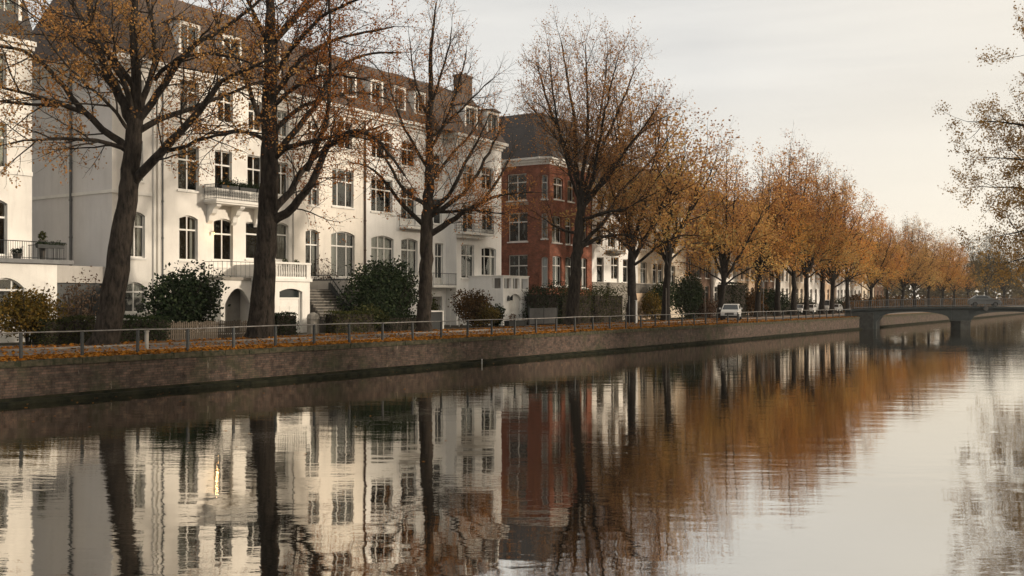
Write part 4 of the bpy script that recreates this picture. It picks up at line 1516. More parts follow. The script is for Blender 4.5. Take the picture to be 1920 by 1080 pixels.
dormer(rootE, XEf, Yp(1056, XEf - .9), 18.3, 1.5, 2.2, M['slate_dark'], .15)
dormer(rootE, XEf, Yp(1090, XEf - .9), 18.3, 1.5, 2.2, M['slate_dark'], .15)

# --- house F1 / F2 (pale, with bow balcony)
XF = -53.0
yF0, yF1, yF2 = 92.05, Yp(1196, XF), Yp(1286, XF)
opsF = [(1119, 1132, 482, 530, 'single', 0), (1146, 1160, 482, 530, 'door', 0), (1140, 1154, 420, 470, 'door', 0), (1160, 1172, 424, 470, 'cross', 0), (1119, 1130, 415, 460, 'single', 0), (1168, 1178, 486, 530, 'single', 0),
        (1182, 1191, 488, 530, 'single', 0), (1120, 1131, 350, 392, 'single', 0), (1142, 1156, 356, 400, 'cross', 0), (1166, 1178, 362, 404, 'cross', 0)]
rootF, frF, rfF = house('town_house', 'pale cream town house with a small curved balcony beside the red brick house', XF, yF0, yF1, 16.6, M['stucco_cool'], M['slate_dark'], opsF, 20.5, curt=['full', 'none', 'none', 'side'])
z_ = Zp(1155, 470, XF + .5)
yc, hw = Yp(1157, XF + .5), 1.75
mb = MB()
bow = [(XF + .003, yc - hw)] + [(XF + 1.25 * math.sin(a) ** .7, yc - hw * math.cos(a)) for a in np.linspace(.12, PI - .12, 9)] + [(XF + .003, yc + hw)]
mb.prism([(x, y, z_ - .35) for x, y in bow], (0, 0, 0), (0, 0, .35))
bf = mb.build('balcony', M['stone'], rootF)
railing(bf, bow[1:-1], z_, 1.1, M['iron'], 'balcony_railing', .2)
mb = MB()
z_ = Zp(1140, 531, -51)
mb.box(-51.2, yF0 + .1, G - .1, -51.0, yF1 - .4, z_)
mb.box(XF + .003, yF0 + .1, z_ - .4, -51.202, yF1 - .4, z_ - .2)
mb.box(-51.25, yF0 + .05, z_ + .002, -50.95, yF1 - .35, z_ + .1)
mb.build('terrace', M['stone'], rootF)
opsF2 = [(1201, 1213, 491, 532, 'cross', .1), (1224, 1232, 494, 532, 'single', .1), (1234, 1243, 495, 533, 'single', .1), (1256, 1266, 498, 534, 'cross', .1), (1202, 1213, 428, 468, 'cross', 0), (1226, 1242, 434, 472, 'cross', 0), (1257, 1267, 442, 476, 'cross', 0),
         (1202, 1213, 372, 410, 'cross', 0), (1226, 1242, 382, 416, 'cross', 0), (1257, 1267, 390, 424, 'cross', 0)]
rootF2, frF2, rfF2 = house('town_house', 'cream town house with slim arched windows above a railed garden terrace', XF, yF1, yF2, 16.4, M['stucco_cream'], M['slate'], opsF2, 20.2, curt=['half', 'none', 'side'])
mb = MB()
z_ = Zp(1225, 550, -50.6)
y0_, y1_ = Yp(1192, -50.6), Yp(1242, -50.6)
mb.box(XF + .003, y0_, G - .1, -50.6, y1_, z_)
tf = mb.build('terrace', M['stucco_peach'], rootF2)
railing(tf, [(-50.7, y0_ + .1), (-50.7, y1_ - .1), (XF + .1, y1_ - .1)], z_, 1.0, M['iron'], 'terrace_railing', .2)

# --- the rest of the terrace, mostly behind the trees
FAR = [(8.4, 'brick_brown', 'slate', 15.2, 'brown brick town house with pale window bays behind the dark bush by the fourth trunk', 3),
       (9.2, 'stucco', 'slate_dark', 15.8, 'white town house with tall narrow windows behind the small white car', 4),
       (8.6, 'stucco_peach', 'slate', 15.0, 'peach town house behind the clipped hedge and the small white car', 4),
       (7.6, 'brick_brown', 'slate_dark', 14.6, 'narrow dark brown town house in the middle of the orange tree row', 3),
       (9.0, 'stucco', 'slate', 15.4, 'white town house behind the leaning trunks of the tree row', 4),
       (9.0, 'stucco_cream', 'slate', 14.6, 'cream town house behind the parked white cars', 4),
       (8.4, 'stucco_cool', 'slate_dark', 14.8, 'cool white town house behind the white van', 3),
       (8.8, 'stucco_peach', 'slate', 13.8, 'peach town house nearest the left end of the bridge', 3),
       (9.4, 'stucco_cool', 'slate_dark', 14.6, 'white town house with a dark shop door just left of the bridge end', 4),
       (9.0, 'stucco_grey', 'slate', 14.0, 'grey town house above the left end of the bridge', 3),
       (9.6, 'stucco_cream', 'slate_dark', 14.4, 'cream town house among the hazy trees past the bridge', 3),
       (10., 'brick_brown', 'slate', 13.6, 'brown brick house among the hazy trees past the bridge', 3)]
y = yF2 + .02
for i, (wd, wm_, rm_, ze, lab, nc) in enumerate(FAR):
    X = -53.0 + [0, .3, -.2, .2, -.3, 0, .2, -.1, .2, 0, .2, -.2][i]
    ops = []
    r = random.Random(100 + i)
    rows = [(G + 1.6, 2.5), (G + 5.2, 2.5), (G + 8.7, 2.2)]
    for (zb_, hh) in rows:
        for c in range(nc):
            cw = wd / nc
            ww = min(1.25, cw * .52)
            u = cw * (c + .5)
            ops.append((u - ww / 2, u + ww / 2, zb_, zb_ + hh, r.choice([0, .15]) if zb_ < G + 6 else 0.0, r.choice(['cross', 'cross', 'single'])))
    ops = [(a, b_, c, d, ops[0][4], e) for (a, b_, c, d, _, e) in ops]
    rt_, fr_, rf_ = house('town_house', lab, X, y, y + wd, ze, M[wm_], M[rm_], ops, ze + 3.6)
    y += wd + .02

# ------------------------------------------------------------------ bridge
A0 = at(1608, 600, 129.6)
brz = TH                              # the bridge runs across the view
rootBr = thing('bridge', 'low dark two arched bridge crossing the canal', 'bridge', (A0[0], A0[1], 0))
ux = np.array((CS, SN, 0))
swa = R(24)
uy = np.array((-SN, CS, 0)) * math.cos(swa) + ux * math.sin(swa)


def bp_(x, yv, z):
    p = np.array((A0[0], A0[1], 0)) + ux * x + uy * yv
    return (p[0], p[1], z)


LB = 32.0


def ztop_(x):
    return 2.58 + 0.36 * (1 - ((x - 15) / 16.5) ** 2)


def zbot_(x):
    for (a, b) in ((2.4, 12.2), (14.6, 25.0)):
        if a <= x <= b:
            q = (2 * (x - a) / (b - a) - 1)
            return 0.95 + 1.36 * math.sqrt(max(0, 1 - q * q)) ** 0.75
    return -1.0


mb = MB()
xs = [-1.5] + sorted(set([0, 1.2, 2.39] + list(np.linspace(2.4, 12.2, 19)) + [12.21, 13.4, 14.59] + list(np.linspace(14.6, 25, 19)) + [25.01, 27, 29.5, LB]))
W_ = 7.0
for a, b in zip(xs[:-1], xs[1:]):
    za0, zb0 = (zbot_(a), zbot_(b))
    if b - a < .05:
        continue
    mb.hexa([bp_(a, 0, za0), bp_(b, 0, zb0), bp_(b, W_, zb0), bp_(a, W_, za0), bp_(a, 0, ztop_(a)), bp_(b, 0, ztop_(b)), bp_(b, W_, ztop_(b)), bp_(a, W_, ztop_(a))])
mb.build('arch_span', M['bridge'], rootBr)
mb = MB()
mb.prism([bp_(12.1, -.35, -1), bp_(13.4, -1.0, -1), bp_(14.7, -.35, -1), bp_(14.7, W_ + .3, -1), bp_(12.1, W_ + .3, -1)], (0, 0, 0), (0, 0, 1.95))
mb.prism([bp_(12.0, -.42, .951), bp_(13.4, -1.1, .951), bp_(14.8, -.42, .951), bp_(14.8, 0.0, .951), bp_(12.0, 0.0, .951)], (0, 0, 0), (0, 0, .2))
mb.build('pier', M['bridge_stone'], rootBr)
mb = MB()
mb.prism([bp_(-1.6, -.3, -1), bp_(2.1, -.3, -1), bp_(2.1, -.002, -1), bp_(-1.6, -.002, -1)], (0, 0, 0), (0, 0, 3.2))
mb.build('abutment', M['bridge_stone'], rootBr)
mb = MB()
for a, b in zip(xs[:-1], xs[1:]):
    if b - a < .05:
        continue
    mb.hexa([bp_(a, -.25, ztop_(a) - .2), bp_(b, -.25, ztop_(b) - .2), bp_(b, -.002, ztop_(b) - .2), bp_(a, -.002, ztop_(a) - .2),
             bp_(a, -.25, ztop_(a) + .06), bp_(b, -.25, ztop_(b) + .06), bp_(b, -.002, ztop_(b) + .06), bp_(a, -.002, ztop_(a) + .06)])
mb.build('edge_beam', M['bridge'], rootBr)
for side, yv in enumerate((-.1, W_ - .1)):
    mb = MB()
    xr = np.arange(-1, LB, .28)
    for k, x in enumerate(xr):
        z = ztop_(x) + .06
        mb.tube([bp_(x, yv, z), bp_(x, yv, z + 1.02)], .035 if k % 7 == 0 else .011, 4)
    for dz_, rr0 in ((1.02, .028), (.12, .02)):
        mb.tube([bp_(x, yv, ztop_(x) + .06 + dz_) for x in xr[::4]], rr0, 5)
    mb.build('railing', M['zinc'], rootBr)
# round plate on the bridge edge
p = bp_((1848 - 1608) / F * 129.6, -.26, 2.75)
root = thing('round_plate', 'small pale round plate fixed on the edge of the bridge', 'sign', p)
mb = MB()
c_ = np.array(p)
mb.tube([c_, c_ - uy * .06], .33, 18)
mb.build('disc', M['kerb'], root)
mb = MB()
ring = [c_ - uy * .05 + (ux * math.cos(a) + np.array((0, 0, 1)) * math.sin(a)) * .33 for a in np.linspace(0, 2 * PI, 19)]
mb.tube(ring, .05, 5)
mb.build('rim', M['bridge'], root)


# ------------------------------------------------------------------ vehicles
def make_car(label, loc, rz, paint, van=False, group='cars parked along the tree row'):
    root = thing('parked_van' if van else 'parked_car', label, 'van' if van else 'car', (0, 0, 0), group)
    Lc, Wc, Hc = (4.9, 1.9, 2.2) if van else (4.0, 1.72, 1.5)
    # side profile, nose towards -y
    if van:
        low = [(-2.45, .35), (-2.45, .85), (-2.3, 1.1), (-1.6, 1.25), (2.4, 1.25), (2.45, .35)]
        cab = [(-1.75, 1.252), (-1.05, 2.12), (-.9, 2.2), (2.3, 2.2), (2.4, 1.252)]
    else:
        low = [(-2.0, .32), (-2.02, .62), (-1.9, .82), (-1.0, .95), (1.85, 1.0), (2.0, .8), (1.98, .32)]
        cab = [(-1.05, .952), (-.35, 1.44), (.1, 1.5), (1.1, 1.47), (1.75, .992)]

    def loft(prof, w0, w1, zref0, zref1):
        m_ = MB()
        L_, R_ = [], []
        for (y_, z_) in prof:
            k = min(1, max(0, (z_ - zref0) / (zref1 - zref0 + 1e-6)))
            w_ = w0 + (w1 - w0) * k
            if abs(y_) > Lc / 2 - .2:
                w_ *= .93
            L_.append((-w_ / 2, y_, z_))
            R_.append((w_ / 2, y_, z_))
        n_ = len(prof)
        for i in range(n_):
            j = (i + 1) % n_
            m_.face([L_[i], R_[i], R_[j], L_[j]])
        m_.face(list(reversed(L_)))
        m_.face(R_)
        return m_
    body = loft(low, Wc, Wc * .98, .3, 1.0).build('body', paint, root)
    bv = body.modifiers.new('bevel', 'BEVEL')
    bv.width, bv.segments = .07, 2
    cb_ = loft(cab, Wc * .95, Wc * .78 if not van else Wc * .88, cab[0][1], Hc)
    ca = cb_.build('cabin', paint, root)
    bv = ca.modifiers.new('bevel', 'BEVEL')
    bv.width, bv.segments = .05, 2
    (ya, za), (yb_, zb_) = cab[0], cab[1]
    d = np.array((0, yb_ - ya, zb_ - za))
    nrm = np.array((0, -d[2], d[1])) / np.linalg.norm(d)
    m_ = MB()
    w0, w1 = Wc * .95 * .9, Wc * (.86 if van else .8) * .9
    q = [np.array((-w0 / 2, ya, za)) + d * .08, np.array((w0 / 2, ya, za)) + d * .08, np.array((w1 / 2, ya, za)) + d * .94, np.array((-w1 / 2, ya, za)) + d * .94]
    m_.hexa([x + nrm * -.02 for x in q] + [x + nrm * .012 for x in q])
    m_.build('windscreen', M['car_glass'], root)
    for s in (-1, 1):
        m_ = MB()
        zl_, zh_ = cab[0][1] + .08, Hc - .13
        wl, wh = Wc * .95 / 2, (Wc * .78 if not van else Wc * .88) / 2

        def sx(z):
            return s * (wl + (wh - wl) * (z - cab[0][1]) / (Hc - cab[0][1]) + .012)
        y0_, y1_ = (ya + .5, cab[-1][0] - .45) if not van else (ya + .45, ya + 1.35)
        yt0, yt1 = (yb_ + .15, cab[-2][0] - .1) if not van else (yb_ + .15, ya + 1.35)
        pts_ = [(sx(zl_), y0_, zl_), (sx(zl_), y1_, zl_), (sx(zh_), yt1, zh_), (sx(zh_), yt0, zh_)]
        m_.face(pts_)
        m_.face([(x - s * .05, yv, z) for x, yv, z in reversed(pts_)])
        m_.build('side_window', M['car_glass'], root)
        for yw in (-Lc * .31, Lc * .31):
            m_ = MB()
            xo = s * (Wc / 2 - .1)
            m_.tube([(xo - s * .1, yw, .31), (xo + s * .12, yw, .31)], .31, 16)
            wh_ = m_.build('wheel', M['rubber'], root)
            m_ = MB()
            m_.tube([(xo + s * .11, yw, .31), (xo + s * .13, yw, .31)], .19, 12)
            m_.build('rim', M['chrome'], wh_)
        m_ = MB()
        zf = .68 if not van else .8
        m_.hexa([(s * .5, -Lc / 2 - .03, zf - .1), (s * .8, -Lc / 2 + .08, zf - .1), (s * .8, -Lc / 2 + .2, zf - .1), (s * .5, -Lc / 2 + .1, zf - .1),
                 (s * .52, -Lc / 2 + .01, zf + .1), (s * .8, -Lc / 2 + .12, zf + .1), (s * .8, -Lc / 2 + .22, zf + .1), (s * .52, -Lc / 2 + .12, zf + .1)])
        m_.build('headlight', M['lens_clear'], root)
        m_ = MB()
        m_.box(s * .98 - .1, ya + .35, za + .05, s * .98 + .1, ya + .45, za + .2)
        m_.build('wing_mirror', paint, root)
    m_ = MB()
    m_.box(-.42, -Lc / 2 - .035, .5, .42, -Lc / 2 + .05, .7)
    m_.build('grille', M['chrome'], root)
    m_ = MB()
    m_.box(-Wc * .46, -Lc / 2 - .06, .26, Wc * .46, -Lc / 2 + .1, .44)
    m_.build('bumper', M['rubber'], root)
    root.location = loc
    root.rotation_euler = (0, 0, rz)
    return root


def car_at(px, X, **k):
    return (X, Yp(px, X), G + .02)


make_car('small white car parked nose on between two trunks, largest of the parked cars', car_at(1371, -41.0), R(16), M['car_white']).scale = (1.16, 1.16, 1.2)
make_car('white car mostly hidden by a leaning trunk, second in the parked row', car_at(1499, -47.4), R(4), M['car_white'])
make_car('white car behind the trunk just before the van in the parked row', car_at(1518, -47.3), R(6), M['car_white'])
make_car('tall white van parked among the trunks near the bridge', car_at(1549, -47.3), R(5), M['car_white'], True)
make_car('pale car parked last before the bridge end', car_at(1566, -47.2), R(3), M['car_silver'])
p = bp_(16.6, 4.0, ztop_(16.6) + .02)
make_car('dull grey car crossing the bridge above the right arch', p, TH + PI / 2 - .3, M['car_grey'], group='cars on the bridge')

# ------------------------------------------------------------------ street furniture
def sign(px, X, h_, label, board=True, mat=None, bz=None, r_0=.035):
    y_ = Yp(px, X)
    root = thing('street_sign' if board else 'street_post', label, 'sign' if board else 'post', (X, y_, G))
    mb = MB()
    mb.tube([(X, y_, G - .05), (X, y_, G + h_)], r_0, 8)
    mb.build('pole', mat or M['zinc'], root)
    mb = MB()
    if board:
        mb.box(X - .02, y_ - .35, G + h_ - .7, X + .02, y_ + .35, G + h_)
        b_ = mb.build('sign_board', M['sign_dark'], root)
        b_.rotation_euler = (0, 0, 0)
    else:
        mb.tube([(X, y_, G + h_), (X, y_, G + h_ + .05)], r_0 * 1.4, 8)
        mb.build('cap', mat or M['zinc'], root)


sign(1431, -44.2, 4.6, 'dark square sign on a pole beside a leaning trunk of the orange row')
sign(1322, -41.8, 3.4, 'slim pale post standing right of the dark bush by the white car', False, M['kerb'])
sign(1249, -42.0, 3.4, 'slim pale post in front of the sixth trunk', False, M['kerb'])
sign(1193, -43.5, 2.2, 'short thick white post beside the fifth trunk', False, M['white_plastic'], r_0=.1)
sign(1180, -42.2, 2.6, 'thin grey post in front of the fifth trunk', False, M['zinc'])
sign(275, -40.2, .85, 'short pale bollard on the verge right of the first trunk', False, M['stone'], r_0=.09)
# white marker at the quay foot
x, y_ = qx(55) + .4, Yp(902, qx(52) + .4)
root = thing('marker_stick', 'thin white marker stick standing at the foot of the canal wall', 'marker', (x, y_, 0))
mb = MB()
mb.tube([(x, y_, -.5), (x, y_, .26)], .018, 6)
mb.build('stick', M['white_plastic'], root)
mb = MB()
mb.tube([(x, y_, .26), (x, y_, .33)], [.03, .02], 6)
mb.build('tip', M['white_plastic'], root)

# picket fence and gate in front of the gardens
root = thing('picket_fence', 'weathered wooden picket fence below the dark bush left of the second trunk', 'fence', (-48.3, Yp(390, -48.3), G))
mb = MB()
ya, yb = Yp(312, -48.3), Yp(470, -48.3)
k = ya
r = random.Random(9)
while k < yb:
    hh = 1.05 + r.uniform(-.06, .06)
    mb.hexa([(-48.33, k, G), (-48.3, k, G), (-48.3, k + .1, G), (-48.33, k + .1, G), (-48.33, k, G + hh), (-48.3, k, G + hh), (-48.3, k + .1, G + hh), (-48.33, k + .1, G + hh)])
    k += .15
mb.build('pickets', M['wood_grey'], root)
mb = MB()
for z in (.3, .8):
    mb.box(-48.4, ya, G + z, -48.331, yb, G + z + .08)
mb.build('rails', M['wood_grey'], root)
root = thing('metal_gate', 'grey sheet metal gate right of the arched porch', 'gate', (-47.9, Yp(1017, -47.9), G))
mb = MB()
ya, yb = Yp(993, -47.9), Yp(1044, -47.9)
mb.box(-47.95, ya, G + .1, -47.9, yb, G + 1.55)
mb.build('panel', M['panel_grey'], root)
for y_ in (ya - .1, (ya + yb) / 2, yb + .02):
    mb = MB()
    mb.box(-48.0, y_, G, -47.87, y_ + .1, G + 1.7)
    mb.build('gate_post', M['iron'], root)
root = thing('trough', 'long dark planting trough before the arched porch', 'trough', (-47.5, Yp(965, -47.5), G))
mb = MB()
ya, yb = Yp(951, -47.5), Yp(982, -47.5)
mb.box(-47.8, ya, G, -47.3, yb, G + .45)
mb.build('box', M['iron'], root)
mb = MB()
mb.box(-47.84, ya - .04, G + .452, -47.26, yb + .04, G + .5)
mb.build('rim', M['sign_dark'], root)
root = thing('stone_pillar', 'short pale stone pillar at the foot of the porch beside the stair', 'pillar', (-49.6, Yp(588, -49.6), G))
mb = MB()
yc = Yp(587, -49.6)
mb.tube([(-49.6, yc, G), (-49.6, yc, G + 1.0)], .42, 14)
mb.build('drum', M['stone'], root)
mb = MB()
mb.tube([(-49.6, yc, G + 1.002), (-49.6, yc, G + 1.3), (-49.6, yc, G + 1.45)], [.46, .38, .1], 14)
mb.build('cap', M['stone'], root)
root = thing('planting_box', 'dark boxed bin shelter with white frame beside the third trunk', 'bin shelter', (-48.6, Yp(818, -48.6), G))
mb = MB()
ya, yb = Yp(801, -48.6), Yp(829, -48.6)
mb.box(-49.6, ya, G, -48.6, yb, G + 1.35)
mb.build('box', M['iron'], root)
mb = MB()
mb.box(-49.65, ya - .05, G + 1.352, -48.5, yb + .1, G + 1.45)
mb.box(-48.598, yb - .06, G, -48.5, yb + .1, G + 1.35)
mb.build('frame', M['white_trim'], root)

# ------------------------------------------------------------------ garden plants
shrub(52, -49.6, 3.4, 3.3, M['leaf_yellow'], 'loose yellowing shrub at the left edge below the terrace', 61, 3000, .13)
shrub(150, -50.5, 2.6, 3.9, M['leaf_dry'], 'dry climbing shrub with bare stems left of the first trunk', 62, 750, .11, stems=16)
shrub(334, -50.6, 6.0, 4.8, M['leaf_dark'], 'dark glossy bush in front of the tall white windows', 63, 5200, .17, 1.9)
shrub(726, -50.6, 9.8, 5.7, M['leaf_dark'], 'broad dark evergreen bush left of the third trunk, biggest of the bushes', 64, 15000, .17, 1.6)
shrub(694, -48.8, 3.0, 2.2, M['leaf_green'], 'low olive green shrub in front of the broad evergreen bush', 65, 1800, .13)
shrub(612, -54.4, 3.2, 5.4, M['leaf_dry'], 'sparse reddish climber beside the stair and the porch', 66, 900, .12, stems=14)
shrub(888, -49.2, 4.6, 3.6, M['leaf_brown'], 'brownish round shrub below the bright white house', 67, 3000, .14, 1.3)
shrub(907, -48.2, 2.6, 2.0, M['leaf_yellow'], 'low orange shrub in front of the brownish round shrub', 68, 1700, .12)
shrub(931, -48.0, 1.6, 1.9, M['leaf_dark'], 'small dark green shrub left of the arched porch', 69, 1200, .12)
shrub(808, -50.8, 1.8, 3.1, M['leaf_green'], 'pale leaved climber beside the third trunk', 70, 800, .12)
hedge(-49.4, -47.9, Yp(72, -48.5), Yp(172, -48.5), 1.35, M['leaf_green'], 'low dark hedge left of the first trunk', 71, 3200)
hedge(-49.3, -48.0, Yp(214, -48.5), Yp(308, -48.5), 1.35, M['leaf_dark'], 'low clipped hedge below the arched basement window', 72, 3200)
hedge(-49.3, -48.0, Yp(508, -48.6), Yp(548, -48.6), 1.45, M['leaf_dark'], 'small box hedge clipped to a block in front of the porch door', 73, 1500)
hedge(-49.0, -47.8, Yp(614, -48.6), Yp(690, -48.6), 1.45, M['leaf_green'], 'low hedge below the dark stone stair', 74, 2600)
hedge(-49.3, -48.0, Yp(690, -48.6), Yp(792, -48.6), 1.1, M['leaf_dark'], 'low dark hedge at the foot of the broad evergreen bush', 75, 2600)
hedge(-49.8, -48.0, Yp(1046, -48.6), Yp(1165, -48.6), 3.1, M['leaf_green'], 'tall loose hedge below the red brick house behind the fourth trunk', 76, 6500, .15, clip=False)
hedge(-50.0, -48.4, Yp(996, -49), Yp(1046, -49), 3.2, M['leaf_dark'], 'dark hedge standing behind the grey metal gate', 77, 3200, .15, clip=False)
shrub(1222, -48.8, 3.4, 3.0, M['leaf_yellow'], 'yellowing shrub below the peach garden terrace', 78, 1500, .16)
shrub(1238, -49.2, 4.6, 4.4, M['leaf_dark'], 'dark bush between the fifth and sixth trunks', 79, 2600, .18)
shrub(1292, -49.0, 7.2, 5.2, M['leaf_dark'], 'big dark bush between the sixth trunk and the white car', 80, 4500, .19, 2.0)
shrub(1330, -47.6, 3.2, 2.6, M['leaf_dry'], 'dry brown shrub left of the white car', 81, 1000, .16)
hedge(-49.4, -48.2, Yp(1354, -48.6), Yp(1395, -48.6), 4.4, M['leaf_dark'], 'tall clipped hedge rising behind the white car', 82, 2600, .18)
shrub(1408, -48.4, 4.6, 3.6, M['leaf_brown'], 'brown autumn shrub right of the white car', 83, 1400, .2)
shrub(1452, -48.6, 8.5, 4.0, M['leaf_dark'], 'low dark bush between the leaning trunks of the orange row', 84, 2400, .22)
hedge(-49.4, -48.2, Yp(1470, -48.6), Yp(1530, -48.6), 2.2, M['leaf_dark'], 'dark hedge behind the parked white cars', 85, 2000, .2, clip=False)
hedge(-49.4, -48.2, Yp(1562, -48.6), Yp(1588, -48.6), 2.0, M['leaf_dark'], 'dark hedge left of the bridge end below the peach house', 86, 1600, .2, clip=False)


# ------------------------------------------------------------------ trees
class Tree:
    def __init__(s, seed):
        s.r = np.random.RandomState(seed)
        s.V, s.Fq, s.nv = [], [], 0
        s.L = []

    def tube(s, pts, rad, n):
        pts = np.asarray(pts, float)
        k = len(pts)
        d = np.empty_like(pts)
        d[1:-1] = pts[2:] - pts[:-2]
        d[0] = pts[1] - pts[0]
        d[-1] = pts[-1] - pts[-2]
        d /= (np.linalg.norm(d, axis=1)[:, None] + 1e-9)
        ref = np.array((0.31, 0.17, 0.93)) if abs(d[0, 2]) < 0.8 else np.array((0.93, 0.31, 0.1))
        a = np.cross(d, ref)
        a /= (np.linalg.norm(a, axis=1)[:, None] + 1e-9)
        c = np.cross(d, a)
        th = np.arange(n) * 2 * PI / n
        ring = pts[:, None, :] + np.asarray(rad)[:, None, None] * (a[:, None, :] * np.cos(th)[None, :, None] + c[:, None, :] * np.sin(th)[None, :, None])
        s.V.append(ring.reshape(-1, 3))
        i = np.arange(k - 1)[:, None] * n
        j = np.arange(n)[None, :]
        j2 = (j + 1) % n
        f = np.stack([i + j, i + j2, i + n + j2, i + n + j], -1).reshape(-1, 4) + s.nv
        s.Fq.append(f)
        s.nv += k * n

    def limb(s, ctrl, rad, n=7, seg=0.7, wob=0.03):
        """smooth a hand-placed limb, return resampled points and radii"""
        ctrl = np.asarray(ctrl, float)
        ln = np.r_[0, np.cumsum(np.linalg.norm(np.diff(ctrl, axis=0), axis=1))]
        m_ = max(4, int(ln[-1] / seg))
        q = np.linspace(0, ln[-1], m_ + 1)
        pts = np.stack([np.interp(q, ln, ctrl[:, i]) for i in range(3)], 1)
        for _ in range(2):
            pts[1:-1] = pts[1:-1] * .5 + (pts[:-2] + pts[2:]) * .25
        rr_ = np.interp(q, np.linspace(0, ln[-1], len(rad)) if len(rad) != len(ctrl) else ln, rad)
        pts[1:] += s.r.normal(size=(m_, 3)) * wob * np.minimum(1, rr_[1:, None] * 4 + .3)
        s.tube(pts, rr_, n)
        return pts, rr_

    def kids(s, pts, rad, level, cfg, t0=0.2, lscale=1.0, up=None):
        c = cfg[level]
        d = np.diff(pts, axis=0)
        sl_ = np.linalg.norm(d, axis=1)
        cum = np.r_[0, np.cumsum(sl_)]
        Lp = cum[-1]
        n = max(1, int(round(Lp * (1 - t0) * c['dens'] * s.r.uniform(.8, 1.2))))
        ph = s.r.uniform(0, 2 * PI)
        for k in range(n):
            tt = t0 + (1 - t0) * (k + s.r.uniform(.1, .9)) / n
            if k == n - 1:
                tt = 1.0
            q = tt * Lp
            i = min(len(d) - 1, int(np.searchsorted(cum, q) - 1))
            i = max(i, 0)
            p = pts[i] + d[i] * ((q - cum[i]) / (sl_[i] + 1e-9))
            T = d[i] / (sl_[i] + 1e-9)
            ph += 2.4 + s.r.uniform(-.4, .4)
            A = np.cross(T, (0.2, 0.3, 0.93))
            A /= (np.linalg.norm(A) + 1e-9)
            B = np.cross(T, A)
            side = A * math.cos(ph) + B * math.sin(ph)
            ang = R(s.r.uniform(*c['ang'])) * (0.35 if tt == 1.0 else 1)
            D = T * math.cos(ang) + side * math.sin(ang)
            ln = c['len'] * lscale * s.r.uniform(.6, 1.25) * (1.12 - .5 * tt)
            r0 = min(.7 * float(np.interp(q, cum, rad)), c['r'] * (ln / c['len']) ** .8)
            s.grow(p, D, ln, max(r0, .008), level, cfg)

    def grow(s, p, D, ln, r0, level, cfg):
        c = cfg[level]
        m_ = c['seg']
        st = ln / m_
        pts = [p]
        D = D / np.linalg.norm(D)
        nz_ = s.r.normal(size=(m_, 3)) * c['wig']
        for k in range(m_):
            D = D + nz_[k] + np.array((0, 0, c['trop']))
            D /= np.linalg.norm(D)
            p = p + D * st
            pts.append(p)
        pts = np.array(pts)
        rad = np.linspace(r0, max(r0 * .35, .006), m_ + 1)
        s.tube(pts, rad, c['n'])
        if level + 1 < len(cfg):
            s.kids(pts, rad, level + 1, cfg, .15, min(1.0, .45 + ln / (2 * c['len'])))
        if c.get('leaf'):
            nl = s.r.poisson(c['leaf'] * ln)
            if nl:
                q = s.r.uniform(.1, 1.0, nl) * m_
                i = np.minimum(q.astype(int), m_ - 1)
                fr = (q - i)[:, None]
                s.L.append(pts[i] * (1 - fr) + pts[i + 1] * fr + s.r.normal(size=(nl, 3)) * c['spread'])

    def wood(s):
        return np.concatenate(s.V), np.concatenate(s.Fq)

    def leaves(s):
        return np.concatenate(s.L) if s.L else np.zeros((0, 3))


def finish(tree, root, bark, leafm, lsize, seed, keep=None):
    off = np.array(root.location)
    V, Fq = tree.wood()
    print('TREE', len(Fq), len(tree.leaves()))
    np_mesh('trunk', V, Fq, bark, root, None, off, True)
    P = tree.leaves()
    if keep is not None and len(P):
        P = P[keep(P)]
    if len(P):
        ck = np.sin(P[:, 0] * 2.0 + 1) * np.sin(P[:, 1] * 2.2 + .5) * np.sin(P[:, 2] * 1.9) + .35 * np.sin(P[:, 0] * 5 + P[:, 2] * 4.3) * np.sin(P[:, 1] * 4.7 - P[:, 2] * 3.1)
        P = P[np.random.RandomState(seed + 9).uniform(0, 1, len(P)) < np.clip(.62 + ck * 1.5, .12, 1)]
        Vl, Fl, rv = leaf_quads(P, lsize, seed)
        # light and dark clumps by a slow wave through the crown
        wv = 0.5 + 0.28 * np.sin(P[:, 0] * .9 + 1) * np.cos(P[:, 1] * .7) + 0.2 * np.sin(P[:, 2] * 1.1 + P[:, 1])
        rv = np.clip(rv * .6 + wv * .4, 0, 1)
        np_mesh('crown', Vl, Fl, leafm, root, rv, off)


def cfg_tree(len1=3.2, d1=1.1, len2=1.5, d2=1.7, len3=.75, d3=2.4, leaf=3.0, spread=.12, trop=.06, ang=(32, 62), r1=.055):
    return [dict(dens=0, len=0, ang=(0, 0), r=0, seg=4, wig=.1, trop=trop, n=6),
            dict(dens=d1, len=len1, ang=ang, r=r1, seg=6, wig=.11, trop=trop, n=5),
            dict(dens=d2, len=len2, ang=(28, 58), r=.024, seg=4, wig=.13, trop=trop * .7, n=3, leaf=leaf * .35, spread=spread),
            dict(dens=d3, len=len3, ang=(25, 60), r=.012, seg=3, wig=.14, trop=trop * .5, n=3, leaf=leaf, spread=spread)]


